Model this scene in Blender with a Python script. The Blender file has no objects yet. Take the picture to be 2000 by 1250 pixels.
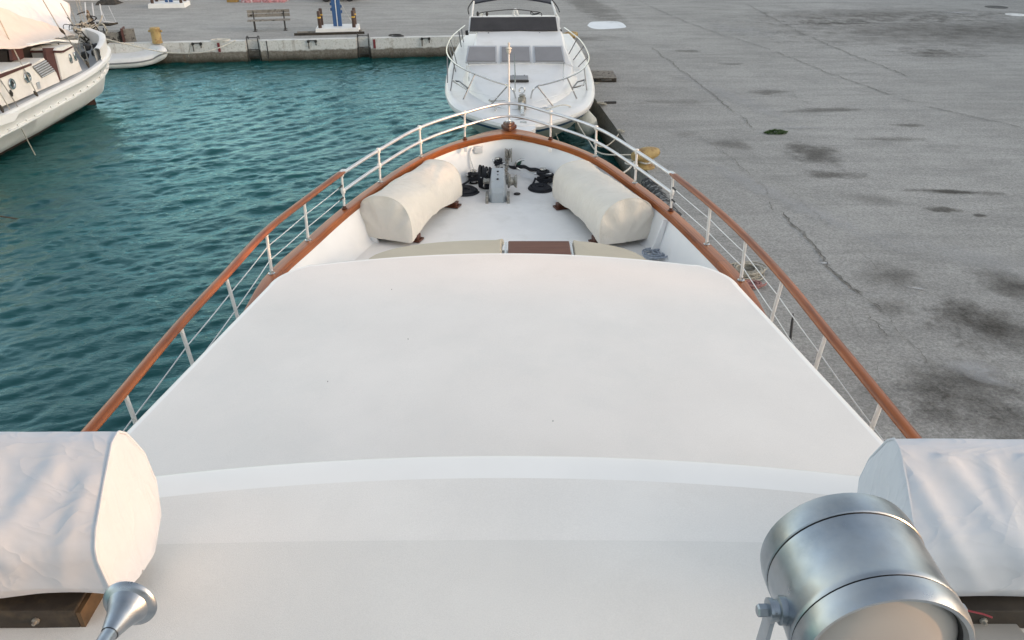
import bpy, bmesh, math, random
import numpy as np
from mathutils import Vector, Matrix, noise as mn
R = math.radians
rng = random.Random(7)
SC = bpy.context.scene
COL = SC.collection

# ------------------------------------------------------------------ camera, sky, sun, exposure
F, TH, HC = 1500.0, R(29.4), 6.3
CT, ST = math.cos(TH), math.sin(TH)
cam_d = bpy.data.cameras.new('camera'); cam = bpy.data.objects.new('camera', cam_d); COL.objects.link(cam)
cam_d.sensor_width = 36; cam_d.lens = F / 2000 * 36; cam_d.clip_end = 600; cam_d.clip_start = .05
cam.location = (0, 0, HC); cam.rotation_euler = (R(90) - TH, 0, 0)
SC.camera = cam
SUN_AZ, SUN_EL = R(-15), R(8)          # azimuth measured from +x towards +y
sv = Vector((math.cos(SUN_EL)*math.cos(SUN_AZ), math.cos(SUN_EL)*math.sin(SUN_AZ), math.sin(SUN_EL)))
W = bpy.data.worlds.new('World'); SC.world = W; W.use_nodes = True
wn = W.node_tree.nodes; wl = W.node_tree.links
sky = wn.new('ShaderNodeTexSky'); sky.sky_type = 'NISHITA'; sky.sun_disc = False
sky.sun_elevation = SUN_EL; sky.sun_rotation = R(90) - SUN_AZ; sky.air_density = 1.0; sky.dust_density = 1.5; sky.ozone_density = 1.0
hs = wn.new('ShaderNodeHueSaturation'); hs.inputs['Saturation'].default_value = .58
wl.new(sky.outputs[0], hs.inputs['Color'])
wb = wn.new('ShaderNodeMix'); wb.data_type = 'RGBA'; wb.blend_type = 'MULTIPLY'; wb.inputs[0].default_value = 1; wb.inputs[7].default_value = (1.08, 1.0, .93, 1)
wl.new(hs.outputs[0], wb.inputs[6]); wl.new(wb.outputs[2], wn['Background'].inputs[0])
wn['Background'].inputs[1].default_value = .15
sd = bpy.data.lights.new('sun', 'SUN'); sd.energy = 2.0; sd.angle = R(.6); sd.color = (.46, .22, .085)
sun = bpy.data.objects.new('sun', sd); COL.objects.link(sun); sun.rotation_euler = sv.to_track_quat('Z', 'Y').to_euler()
SC.view_settings.view_transform = 'Standard'; SC.view_settings.look = 'None'; SC.view_settings.gamma = 1
SC.view_settings.exposure = 1.88

# ------------------------------------------------------------------ measuring helpers: photo pixel -> world point on a known plane
def ray(px, py):
    a, b = (px - 1000) / F, (py - 625) / F
    return Vector((a, CT - b * ST, -(ST + b * CT)))
def P(px, py, z):
    r = ray(px, py); return Vector((0, 0, HC)) + r * ((z - HC) / r.z)
def PX(px, py, x):
    r = ray(px, py); return Vector((0, 0, HC)) + r * (x / r.x)
def PY(px, py, y):
    r = ray(px, py); return Vector((0, 0, HC)) + r * (y / r.y)

# ------------------------------------------------------------------ materials
MATS = {}
def nodes(name):
    m = bpy.data.materials.new(name); m.use_nodes = True
    nt = m.node_tree
    return m, nt.nodes, nt.links, nt.nodes['Principled BSDF']
def N(ns, t, **k):
    n = ns.new('ShaderNode' + t)
    for a, v in k.items(): setattr(n, a, v)
    return n
def noise_n(ns, ls, vec, scale, detail=4, rough=.55, dist=0):
    n = N(ns, 'TexNoise'); n.inputs['Scale'].default_value = scale; n.inputs['Detail'].default_value = detail
    n.inputs['Roughness'].default_value = rough; n.inputs['Distortion'].default_value = dist
    if vec is not None: ls.new(vec, n.inputs['Vector'])
    return n
def rgb(c): return (*c, 1) if len(c) == 3 else c
def mixc(ns, ls, fac, a, b, mode='MIX'):
    n = N(ns, 'Mix', data_type='RGBA', blend_type=mode)
    for s, v in ((n.inputs[0], fac), (n.inputs[6], a), (n.inputs[7], b)):
        if hasattr(v, 'is_linked'): ls.new(v, s)
        else: s.default_value = v if isinstance(v, (int, float)) else rgb(v)
    return n.outputs[2]
def ramp(ns, ls, fac, lo, hi):
    n = N(ns, 'MapRange'); n.inputs['From Min'].default_value = lo; n.inputs['From Max'].default_value = hi; n.clamp = True
    ls.new(fac, n.inputs['Value']); return n.outputs[0]
def math_n(ns, ls, op, a, b=None):
    n = N(ns, 'Math', operation=op)
    for i, v in enumerate((a, b)):
        if v is None: continue
        if hasattr(v, 'is_linked'): ls.new(v, n.inputs[i])
        else: n.inputs[i].default_value = v
    return n.outputs[0]
def bump(ns, ls, bsdf, h, strength, dist):
    b = N(ns, 'Bump'); b.inputs['Strength'].default_value = strength; b.inputs['Distance'].default_value = dist
    ls.new(h, b.inputs['Height']); ls.new(b.outputs[0], bsdf.inputs['Normal']); return b
def M(name, col, rough=.5, metal=0, var=.12, vscale=3, bs=0, bscale=60, bd=.002, coat=0, spec=.5, dirt=None, dscale=1.5, dlo=.55, dhi=.75, rvar=.1, grain=0):
    if name in MATS: return MATS[name]
    m, ns, ls, B = nodes(name)
    tc = N(ns, 'TexCoord').outputs['Object']
    n1 = noise_n(ns, ls, tc, vscale, 6)
    c = mixc(ns, ls, ramp(ns, ls, n1.outputs[0], .3, .7), [v * (1 - var) for v in col], [min(1, v * (1 + var)) for v in col])
    if dirt:
        n2 = noise_n(ns, ls, tc, dscale, 8, .65)
        c = mixc(ns, ls, ramp(ns, ls, n2.outputs[0], dlo, dhi), c, dirt)
    if grain:
        n6 = noise_n(ns, ls, tc, 130, 4, .7); c = mixc(ns, ls, ramp(ns, ls, n6.outputs[0], .3, .7), mixc(ns, ls, 1.0, c, (1 - grain,) * 3, 'MULTIPLY'), mixc(ns, ls, 1.0, c, (1 + grain,) * 3, 'MULTIPLY'))
        n7 = noise_n(ns, ls, tc, .55, 9, .72, 1.2); c = mixc(ns, ls, math_n(ns, ls, 'MULTIPLY', ramp(ns, ls, n7.outputs[0], .56, .72), .35), c, mixc(ns, ls, 1.0, c, (.90, .89, .87), 'MULTIPLY'))
    ls.new(c, B.inputs['Base Color'])
    rr = N(ns, 'MapRange'); rr.inputs['To Min'].default_value = max(0.02, rough - rvar); rr.inputs['To Max'].default_value = min(1, rough + rvar)
    n4 = noise_n(ns, ls, tc, vscale * 2.3, 5); ls.new(n4.outputs[0], rr.inputs['Value']); ls.new(rr.outputs[0], B.inputs['Roughness'])
    B.inputs['Metallic'].default_value = metal; B.inputs['Coat Weight'].default_value = coat; B.inputs['Coat Roughness'].default_value = .12
    B.inputs['Specular IOR Level'].default_value = spec
    if bs:
        n3 = noise_n(ns, ls, tc, bscale, 4); bump(ns, ls, B, n3.outputs[0], bs, bd)
    MATS[name] = m; return m

def wood_mat(name, dark, light, coat=.30, rough=.42):
    m, ns, ls, B = nodes(name)
    at = N(ns, 'Attribute', attribute_name='guv').outputs['Vector']
    mp = N(ns, 'Mapping'); mp.inputs['Scale'].default_value = (1.6, 46, 46); ls.new(at, mp.inputs['Vector'])
    n = noise_n(ns, ls, mp.outputs[0], 1, 6, .6, .4)
    mp2 = N(ns, 'Mapping'); mp2.inputs['Scale'].default_value = (.9, 5, 5); ls.new(at, mp2.inputs['Vector'])
    n2 = noise_n(ns, ls, mp2.outputs[0], 1, 4)
    f = math_n(ns, ls, 'ADD', math_n(ns, ls, 'MULTIPLY', ramp(ns, ls, n.outputs[0], .3, .72), .62), math_n(ns, ls, 'MULTIPLY', ramp(ns, ls, n2.outputs[0], .35, .7), .38))
    ls.new(mixc(ns, ls, f, dark, light), B.inputs['Base Color'])
    B.inputs['Roughness'].default_value = rough; B.inputs['Coat Weight'].default_value = coat; B.inputs['Coat Roughness'].default_value = .16; B.inputs['Specular IOR Level'].default_value = .3
    bump(ns, ls, B, n.outputs[0], .25, .002)
    MATS[name] = m; return m

def cloth_mat(name, col, var=.05, wr=.5, dirt=None, dist=.3):
    m, ns, ls, B = nodes(name)
    tc = N(ns, 'TexCoord').outputs['Object']
    n1 = noise_n(ns, ls, tc, 2.2, 5)
    c = mixc(ns, ls, ramp(ns, ls, n1.outputs[0], .3, .7), [v * (1 - var) for v in col], [min(1, v * (1 + var)) for v in col])
    if dirt:
        n5 = noise_n(ns, ls, tc, 1.4, 9, .7); c = mixc(ns, ls, math_n(ns, ls, 'MULTIPLY', ramp(ns, ls, n5.outputs[0], .5, .8), .5), c, dirt)
    ls.new(c, B.inputs['Base Color']); B.inputs['Roughness'].default_value = .72; B.inputs['Sheen Weight'].default_value = .1
    mp = N(ns, 'Mapping'); mp.inputs['Rotation'].default_value = (.5, .3, .6); mp.inputs['Scale'].default_value = (1, 2.6, 1); ls.new(tc, mp.inputs['Vector'])
    n2 = noise_n(ns, ls, mp.outputs[0], 2.4, 2, .45, dist)
    n3 = noise_n(ns, ls, tc, 420, 2)
    n9 = noise_n(ns, ls, mp.outputs[0], 4.2, 2, .5, .5); rd = math_n(ns, ls, 'ABSOLUTE', math_n(ns, ls, 'SUBTRACT', n9.outputs[0], .5))
    n10 = noise_n(ns, ls, tc, 2.1, 2, .5, .3); rd2 = math_n(ns, ls, 'ABSOLUTE', math_n(ns, ls, 'SUBTRACT', n10.outputs[0], .5))
    cre = math_n(ns, ls, 'ADD', math_n(ns, ls, 'POWER', math_n(ns, ls, 'SUBTRACT', 1, math_n(ns, ls, 'MULTIPLY', rd, 3.2)), 3), math_n(ns, ls, 'POWER', math_n(ns, ls, 'SUBTRACT', 1, math_n(ns, ls, 'MULTIPLY', rd2, 2.6)), 4))
    h = math_n(ns, ls, 'ADD', math_n(ns, ls, 'ADD', n2.outputs[0], math_n(ns, ls, 'MULTIPLY', cre, .22)), math_n(ns, ls, 'MULTIPLY', n3.outputs[0], .012))
    bump(ns, ls, B, h, wr, .06)
    MATS[name] = m; return m

m_gel = M('white_gelcoat', (.81, .80, .785), .32, var=.03, vscale=1.5, coat=.15)
m_bulwark = M('white_bulwark_paint', (.80, .81, .82), .34, var=.03, vscale=2, bs=.12, bscale=9, bd=.01, dirt=(.7, .7, .67), dscale=2.4, dlo=.62, dhi=.85)
m_field = M('non_skid_roof_paint', (.75, .725, .70), .8, var=.035, vscale=1.1, bs=.5, bscale=330, bd=.0025, dirt=(.69, .68, .66), dscale=.9, dlo=.5, dhi=.8, spec=.25, grain=.045)
m_field2 = M('non_skid_wheelhouse_paint', (.755, .735, .71), .82, var=.04, vscale=1.3, bs=.6, bscale=300, bd=.003, dirt=(.71, .69, .665), dscale=1.1, dlo=.5, dhi=.8, spec=.25, grain=.045)
m_deck = M('pale_deck_paint', (.82, .81, .79), .7, var=.04, vscale=2.0, bs=.35, bscale=200, bd=.002, dirt=(.70, .69, .66), dscale=1.8, dlo=.5, dhi=.8)
m_wood = wood_mat('varnished_mahogany', (.125, .029, .006), (.46, .135, .024))
m_wood_hand = wood_mat('varnished_handrail_teak', (.105, .024, .005), (.40, .11, .019))
m_wood_dark = wood_mat('dark_mahogany', (.045, .012, .006), (.12, .036, .016))
m_wood_hatch = wood_mat('weathered_mahogany', (.09, .035, .022), (.20, .082, .05), .1, .6)
m_steel = M('galvanised_rail', (.62, .63, .65), .36, metal=.75, var=.08, vscale=6, bs=.06, bscale=60)
m_stan = M('aluminium_paint', (.68, .67, .66), .42, metal=.08, var=.06, vscale=8)
m_chrome = M('stainless_steel', (.58, .58, .57), .22, metal=1, var=.06, vscale=9)
m_dull = M('brushed_zinc', (.31, .355, .40), .36, metal=1, var=.24, vscale=9, bs=.08, bscale=7, bd=.008, dirt=(.40, .42, .43), dscale=5, dlo=.45, dhi=.7, rvar=.2)
m_groove = M('dark_groove', (.03, .03, .03), .5)
m_lens = M('frosted_cover_plate', (.36, .35, .33), .45, metal=.2, var=.05, vscale=5, coat=.4)
m_cream = cloth_mat('cream_canvas', (.68, .64, .575), .05, .38, (.57, .53, .465), .5)
m_white_cloth = cloth_mat('white_pvc_cover', (.46, .505, .565), .04, .26, (.42, .44, .47), .6)
m_cush = cloth_mat('beige_cushion_vinyl', (.50, .445, .345), .04, .08)
m_awning = cloth_mat('pale_boom_cover', (.52, .495, .48), .05, .25, (.44, .41, .385))
m_tarp = cloth_mat('white_tarpaulin', (.58, .61, .66), .04, .3)
m_black_rope = M('black_rope', (.012, .014, .02), .75, var=.3, vscale=40, bs=.6, bscale=140, bd=.006)
m_tan_rope = M('weathered_rope', (.36, .34, .29), .9, var=.3, vscale=30, bs=.6, bscale=140, bd=.006)
m_pink_rope = M('faded_red_rope', (.33, .17, .16), .9, var=.3, vscale=30, bs=.6, bscale=140, bd=.006)
m_white_rope = M('white_rope', (.55, .53, .48), .85, var=.2, vscale=30, bs=.5, bscale=140, bd=.004)
m_wire = M('lifeline_wire', (.62, .63, .64), .4, metal=.4)
m_black = M('black_rubber', (.018, .018, .02), .6, var=.2)
m_bracket = M('black_stained_timber', (.030, .024, .018), .75, var=.4, vscale=8, bs=.3, bscale=40, dirt=(.08, .06, .035), dscale=6)
m_rawwood = M('brown_timber', (.085, .05, .022), .7, var=.35, vscale=12)
m_chain = M('galvanised_chain', (.33, .32, .29), .5, metal=.7, var=.3, vscale=30, dirt=(.20, .12, .06), dscale=20)
m_winch = M('grey_winch_enamel', (.36, .40, .43), .45, var=.06, vscale=5, dirt=(.26, .27, .26), dscale=5)
m_green = M('dark_green_glass', (.02, .07, .05), .15)
m_blue = M('blue_stripe_paint', (.015, .045, .10), .35)
m_white = M('white_paint', (.72, .72, .71), .5, var=.05, dirt=(.52, .50, .46), dscale=2.5, dlo=.55, dhi=.85)
m_hullw = M('white_hull_paint', (.73, .735, .735), .42, var=.03, vscale=1, dirt=(.62, .61, .575), dscale=1.3, dlo=.5, dhi=.85, bs=.1, bscale=3, bd=.02)
m_cabinw = M('cream_cabin_paint', (.72, .69, .655), .5, var=.03, dirt=(.58, .53, .46), dscale=2, dlo=.55, dhi=.85)
m_smoke = M('smoked_acrylic', (.040, .038, .040), .16, var=.2, vscale=2, coat=.0)
m_glasscov = M('grey_window_screen', (.21, .21, .225), .38, var=.10, vscale=1.6, bs=.25, bscale=3.0, bd=.02)
m_alu = M('window_frame_aluminium', (.55, .56, .58), .4, metal=.6)
m_brown = M('brown_trim_paint', (.075, .026, .022), .5, var=.15, vscale=8)
m_dkint = M('dark_interior', (.016, .011, .009), .8)
m_antif = M('red_antifouling', (.045, .018, .012), .75, var=.3, vscale=4)
m_yellow = M('yellow_bollard_paint', (.40, .285, .115), .65, var=.12, vscale=5, dirt=(.17, .085, .035), dscale=5, dlo=.46, dhi=.66)
m_post = M('brown_post_paint', (.05, .022, .014), .5, var=.2)
m_yband = M('yellow_band', (.60, .36, .04), .5)
m_bluepole = M('blue_pole_paint', (.028, .085, .22), .45, var=.08)
m_oldwood = M('weathered_grey_boards', (.235, .215, .19), .85, var=.4, vscale=6, bs=.5, bscale=30, bd=.006, dirt=(.03, .025, .02), dscale=6, dlo=.52, dhi=.62)
m_iron = M('dark_cast_iron', (.025, .023, .022), .6, var=.3)
m_fender = M('pale_fender_vinyl', (.46, .475, .44), .5, var=.08, dirt=(.27, .28, .24), dscale=5, dlo=.5, dhi=.85)
m_rib = M('white_inflatable_fabric', (.66, .67, .68), .5, var=.04, dirt=(.5, .5, .48), dscale=3, dlo=.5, dhi=.9)
m_ribgrey = M('grey_rubber_strake', (.16, .17, .18), .6)
m_redmark = M('red_wall_paint', (.16, .025, .03), .7, var=.3, vscale=12)
m_leaf = M('weed_leaf', (.05, .10, .022), .6, var=.5, vscale=30)
m_net = M('pink_fishing_net', (.42, .19, .20), .95, var=.5, vscale=9, bs=1, bscale=30, bd=.04, dirt=(.52, .46, .46), dscale=5, dlo=.5, dhi=.6)
m_net2 = M('dark_fishing_net', (.05, .045, .04), .95, var=.5, vscale=9, bs=1, bscale=30, bd=.04, dirt=(.12, .08, .06), dscale=6)
m_sheet = M('white_patch_paint', (.70, .73, .76), .6, var=.04, vscale=3)
m_render = M('old_white_render', (.50, .51, .51), .9, var=.15, vscale=2, dirt=(.33, .33, .31), dscale=1.5)

# ------------------------------------------------------------------ mesh builder
class MB:
    def __init__(s): s.v = []; s.f = []; s.m = []; s.g = []; s.sm = []; s.cut = []
    def add(s, vs, fs, mi=0, g=None, smooth=True):
        o = len(s.v); s.cut.append((o, len(s.f))); s.v += [tuple(v) for v in vs]; s.g += [tuple(x) for x in (g or vs)]
        for f in fs:
            s.f.append([i + o for i in f]); s.m.append(mi); s.sm.append(smooth)
    def box(s, c, size, rz=0, mi=0, bev=0, M4=None):
        bm = bmesh.new(); bmesh.ops.create_cube(bm, size=1)
        for v in bm.verts: v.co = Vector((v.co.x * size[0], v.co.y * size[1], v.co.z * size[2]))
        if bev: bmesh.ops.bevel(bm, geom=bm.edges[:], offset=bev, segments=2, affect='EDGES', profile=.6)
        T = M4 if M4 is not None else Matrix.Translation(Vector(c)) @ Matrix.Rotation(rz, 4, 'Z')
        bm.verts.index_update()
        loc = [tuple(v.co) for v in bm.verts]
        s.add([T @ v.co for v in bm.verts], [[v.index for v in f.verts] for f in bm.faces], mi, loc, False); bm.free()
    def loft(s, rings, closed=True, cap0=False, cap1=False, mi=0, loop=False, smooth=True):
        n = len(rings[0]); vs = []; g = []; L = 0
        per = [0]
        for k in range(1, n): per.append(per[-1] + (Vector(rings[0][k]) - Vector(rings[0][k-1])).length)
        for i, r in enumerate(rings):
            if i: L += (sum((Vector(p) for p in r), Vector()) / n - sum((Vector(p) for p in rings[i-1]), Vector()) / n).length
            for k, p in enumerate(r): vs.append(p); g.append((L, per[k], 0))
        fs = []; m = len(rings); kk = n if closed else n - 1
        for i in range(m if loop else m - 1):
            j = (i + 1) % m
            for k in range(kk):
                k2 = (k + 1) % n; fs.append([i*n+k, i*n+k2, j*n+k2, j*n+k])
        if cap0: fs.append(list(range(n))[::-1])
        if cap1: fs.append([(m-1)*n + k for k in range(n)])
        s.add(vs, fs, mi, g, smooth)
    def tube(s, pts, r, n=10, closed=False, caps=True, mi=0, flat=None):
        pts = [Vector(p) for p in pts]; m = len(pts)
        rs = r if isinstance(r, (list, tuple)) else [r] * m
        rings = []; up = None
        for i in range(m):
            a = pts[(i-1) % m] if (closed or i > 0) else pts[i]; b = pts[(i+1) % m] if (closed or i < m-1) else pts[i]
            t = (b - a).normalized() if (b - a).length > 1e-9 else Vector((0, 0, 1))
            if flat is not None:
                u = t.cross(Vector((0, 0, 1))).normalized() if abs(t.z) < .99 else Vector((1, 0, 0))
            else:
                if up is None: up = Vector((0, 0, 1)) if abs(t.z) < .9 else Vector((1, 0, 0))
                u = t.cross(up).normalized()
            w = u.cross(t).normalized(); up = w
            fx = flat or 1
            rings.append([pts[i] + u * (rs[i] * math.cos(2*math.pi*k/n)) + w * (rs[i] * fx * math.sin(2*math.pi*k/n)) for k in range(n)])
        s.loft(rings, True, caps and not closed, caps and not closed, mi, closed)
    def lathe(s, prof, origin, axis=(0, 0, 1), n=24, mi=0, cap=True):
        q = Vector(axis).normalized().to_track_quat('Z', 'Y'); o = Vector(origin)
        rings = [[o + q @ Vector((r*math.cos(2*math.pi*k/n), r*math.sin(2*math.pi*k/n), z)) for k in range(n)] for r, z in prof]
        s.loft(rings, True, cap, cap, mi)
    def build(s, name, mats, parent=None, autosmooth=38):
        me = bpy.data.meshes.new(name); me.from_pydata(s.v, [], s.f)
        mats = mats if isinstance(mats, (list, tuple)) else [mats]
        for x in mats: me.materials.append(x)
        me.polygons.foreach_set('material_index', s.m); me.polygons.foreach_set('use_smooth', s.sm)
        a = me.attributes.new('guv', 'FLOAT_VECTOR', 'POINT'); a.data.foreach_set('vector', np.array(s.g, dtype='f').ravel())
        me.update()
        bm = bmesh.new(); bm.from_mesh(me); bmesh.ops.recalc_face_normals(bm, faces=bm.faces)
        ca = R(autosmooth)
        for e in bm.edges:
            if len(e.link_faces) == 2 and e.calc_face_angle(0) > ca: e.smooth = False
        bm.to_mesh(me); bm.free()
        o = bpy.data.objects.new(name, me); COL.objects.link(o)
        if parent is not None:
            o.parent = parent
            off = root_off(parent)
            if off.length > 0: me.transform(Matrix.Translation(-off))
        return o
def build_each(mb, name, mats, parent=None):
    out = []; ends = mb.cut[1:] + [(len(mb.v), len(mb.f))]
    for (v0, f0), (v1, f1) in zip(mb.cut, ends):
        p = MB(); p.v = mb.v[v0:v1]; p.g = mb.g[v0:v1]; p.f = [[i - v0 for i in f] for f in mb.f[f0:f1]]; p.m = mb.m[f0:f1]; p.sm = mb.sm[f0:f1]
        out.append(p.build(name, mats, parent))
    return out
def root_off(o):
    v = Vector()
    while o is not None: v += Vector(o.location); o = o.parent
    return v
def tag(o, label, cat=None, group=None, kind=None):
    if label: o['label'] = label
    if cat: o['category'] = cat
    if group: o['group'] = group
    if kind: o['kind'] = kind
    return o
def thing(name, loc, label, cat, group=None):
    o = bpy.data.objects.new(name, None); o.empty_display_size = .2; COL.objects.link(o); o.location = loc
    return tag(o, label, cat, group)
def copy_tree(o, parent=None):
    c = o.copy(); COL.objects.link(c); c.parent = parent
    for ch in [x for x in COL.objects if x.parent == o]: copy_tree(ch, c)
    return c
def cat_rom(pts, per=8):
    pts = [Vector(p) for p in pts]; out = []
    for i in range(len(pts) - 1):
        p0 = pts[max(i-1, 0)]; p1 = pts[i]; p2 = pts[i+1]; p3 = pts[min(i+2, len(pts)-1)]
        for k in range(per):
            t = k / per
            out.append(.5 * ((2*p1) + (p2-p0)*t + (2*p0-5*p1+4*p2-p3)*t*t + (3*p1-p0-3*p2+p3)*t**3))
    out.append(pts[-1]); return out
def resample(pts, n):
    d = [0]
    for i in range(1, len(pts)): d.append(d[-1] + (pts[i] - pts[i-1]).length)
    out = []; j = 0
    for k in range(n):
        t = d[-1] * k / (n - 1)
        while j < len(pts) - 2 and d[j+1] < t: j += 1
        u = (t - d[j]) / max(1e-9, d[j+1] - d[j]); out.append(pts[j].lerp(pts[j+1], u))
    return out
def sag(a, b, s, n=16):
    a, b = Vector(a), Vector(b)
    return [a.lerp(b, k/n) - Vector((0, 0, s * 4 * (k/n) * (1 - k/n))) for k in range(n + 1)]
def coil(c, r0, r1, turns, h, wob=.02, seed=1, n=22, ell=1.0):
    q = random.Random(seed); out = []; ph = q.random() * 6
    tot = int(turns * n); a1 = a2 = 0
    for i in range(tot):
        a = 2*math.pi*i/n; t = i/tot
        rr = r0 + (r1 - r0) * (t if True else 0) + wob * math.sin(a*.37 + ph) + wob * .6 * math.sin(a * 1.31 + 2*ph)
        out.append(Vector((c[0] + rr*math.cos(a) + wob*math.sin(a*.21), c[1] + ell*rr*math.sin(a) + wob*math.cos(a*.17), c[2] + (h(t) if callable(h) else h*t) + wob*.3*math.sin(a*.53+ph))))
    return out

# ------------------------------------------------------------------ SETTING: quay, water
QZ = .8
qa, qb = Vector((2.85, 18.5, 0)), Vector((2.41, 24.06, 0)); qd = (qb - qa).normalized()
def q_edge(y): return qa.x + (y - qa.y) * qd.x / qd.y
ba, bb = Vector((-12.53, 32.87, 0)), Vector((-3.02, 34.10, 0)); bd_ = (bb - ba).normalized()
def b_edge(x): return ba.y + (x - ba.x) * bd_.y / bd_.x
corner_x = 1.65
for _ in range(8): corner_x = q_edge(b_edge(corner_x))
outline = [(q_edge(-40), -40)]
outline += [(q_edge(y), y) for y in (0, 10, 18, 26)]
outline.append((corner_x, b_edge(corner_x)))
bn = Vector((-bd_.y, bd_.x, 0))
recess = [P(708, 76, QZ).x, P(492, 80, QZ).x]
for rx in recess:
    for x, d in ((rx + .29, 0), (rx + .29, .35), (rx - .29, .35), (rx - .29, 0)):
        p = Vector((x, b_edge(x), 0)) + bn * d; outline.append((p.x, p.y))
outline += [(-18, b_edge(-18)), (-90, b_edge(-90)), (-90, 160), (140, 160), (140, -40)]

def quay_material():
    m, ns, ls, B = nodes('weathered_quay_concrete')
    pos = N(ns, 'NewGeometry').outputs['Position']
    sep = N(ns, 'SeparateXYZ'); ls.new(pos, sep.inputs[0])
    wn1 = noise_n(ns, ls, pos, .8, 5, .6); wn2 = noise_n(ns, ls, pos, 6, 4, .6)
    def centred(nz, amt):
        v = N(ns, 'VectorMath', operation='SUBTRACT'); ls.new(nz.outputs['Color'], v.inputs[0]); v.inputs[1].default_value = (.5, .5, .5)
        w = N(ns, 'VectorMath', operation='SCALE'); ls.new(v.outputs[0], w.inputs[0]); w.inputs['Scale'].default_value = amt; return w.outputs[0]
    def vadd(a, b):
        v = N(ns, 'VectorMath', operation='ADD'); ls.new(a, v.inputs[0]); ls.new(b, v.inputs[1]); return v.outputs[0]
    warp = vadd(vadd(pos, centred(wn1, .32)), centred(wn2, .11))
    # base tones
    big = noise_n(ns, ls, pos, .16, 6, .6); mid = noise_n(ns, ls, pos, .9, 8, .65); fine = noise_n(ns, ls, pos, 27, 6, .75); grit = noise_n(ns, ls, pos, 130, 2)
    c = mixc(ns, ls, ramp(ns, ls, big.outputs[0], .35, .65), (.42, .412, .395), (.51, .502, .482))
    c = mixc(ns, ls, math_n(ns, ls, 'MULTIPLY', ramp(ns, ls, mid.outputs[0], .45, .75), .45), c, (.27, .266, .256))
    # streaky brushing along the quay
    mp = N(ns, 'Mapping'); mp.inputs['Rotation'].default_value = (0, 0, -.35); mp.inputs['Scale'].default_value = (.35, 2.2, 1); ls.new(pos, mp.inputs['Vector'])
    stn = noise_n(ns, ls, mp.outputs[0], .9, 7, .6, .8)
    c = mixc(ns, ls, math_n(ns, ls, 'MULTIPLY', ramp(ns, ls, stn.outputs[0], .46, .76), .45), c, (.235, .232, .226))
    c = mixc(ns, ls, math_n(ns, ls, 'MULTIPLY', ramp(ns, ls, stn.outputs[0], .48, .26), .35), c, (.56, .55, .53))
    c = mixc(ns, ls, math_n(ns, ls, 'MULTIPLY', ramp(ns, ls, fine.outputs[0], .37, .63), .44), mixc(ns, ls, 1.0, c, (.48, .48, .48), 'MULTIPLY'), mixc(ns, ls, 1.0, c, (1.40, 1.40, 1.39), 'MULTIPLY'))
    # broken white edging paint along the back quay
    dn = N(ns, 'VectorMath', operation='DOT_PRODUCT'); sb = N(ns, 'VectorMath', operation='SUBTRACT'); ls.new(warp, sb.inputs[0]); sb.inputs[1].default_value = tuple(ba)
    ls.new(sb.outputs[0], dn.inputs[0]); dn.inputs[1].default_value = tuple(bn)
    wp = math_n(ns, ls, 'MULTIPLY', ramp(ns, ls, dn.outputs['Value'], .42, .25), math_n(ns, ls, 'LESS_THAN', sep.outputs[0], 1.6))
    wp = math_n(ns, ls, 'MULTIPLY', wp, ramp(ns, ls, noise_n(ns, ls, pos, 3, 7, .7).outputs[0], .3, .45))
    c = mixc(ns, ls, wp, c, (.62, .62, .60))
    ls.new(c, B.inputs['Base Color']); B.inputs['Roughness'].default_value = .9; B.inputs['Specular IOR Level'].default_value = .3
    h = math_n(ns, ls, 'ADD', math_n(ns, ls, 'MULTIPLY', fine.outputs[0], .5), math_n(ns, ls, 'MULTIPLY', grit.outputs[0], .4))
    bump(ns, ls, B, h, .55, .012)
    return m
def wall_material(name, painted):
    m, ns, ls, B = nodes(name)
    pos = N(ns, 'NewGeometry').outputs['Position']; sep = N(ns, 'SeparateXYZ'); ls.new(pos, sep.inputs[0])
    n1 = noise_n(ns, ls, pos, 2.2, 8, .7); n2 = noise_n(ns, ls, pos, 14, 5, .7)
    zz = math_n(ns, ls, 'ADD', sep.outputs[2], math_n(ns, ls, 'MULTIPLY', math_n(ns, ls, 'SUBTRACT', n1.outputs[0], .5), .28))
    base = mixc(ns, ls, ramp(ns, ls, n2.outputs[0], .35, .65), (.115, .10, .08), (.22, .205, .18)) if painted else mixc(ns, ls, ramp(ns, ls, n2.outputs[0], .35, .65), (.13, .127, .12), (.25, .245, .232))
    c = mixc(ns, ls, ramp(ns, ls, zz, .26, .02), base, (.022, .021, .012))
    if painted:
        w = mixc(ns, ls, ramp(ns, ls, n2.outputs[0], .52, .72), (.60, .60, .585), (.30, .285, .25))
        c = mixc(ns, ls, ramp(ns, ls, zz, .36, .42), c, w)
        mp = N(ns, 'Mapping'); mp.inputs['Scale'].default_value = (1.4, 1.4, .12); ls.new(pos, mp.inputs['Vector'])
        n3 = noise_n(ns, ls, mp.outputs[0], 2.2, 6, .7); c = mixc(ns, ls, math_n(ns, ls, 'MULTIPLY', ramp(ns, ls, n3.outputs[0], .58, .75), .7), c, (.15, .10, .06))
    ls.new(c, B.inputs['Base Color']); B.inputs['Roughness'].default_value = .85
    bump(ns, ls, B, math_n(ns, ls, 'ADD', n1.outputs[0], math_n(ns, ls, 'MULTIPLY', n2.outputs[0], .4)), .8, .05)
    return m
m_quay = quay_material(); m_wallw = wall_material('painted_quay_wall', True); m_wallr = wall_material('bare_quay_wall', False)
mb = MB(); n = len(outline)
mb.add([(x, y, QZ) for x, y in outline], [list(range(n))], 0, smooth=False)
q = MB()
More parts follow.
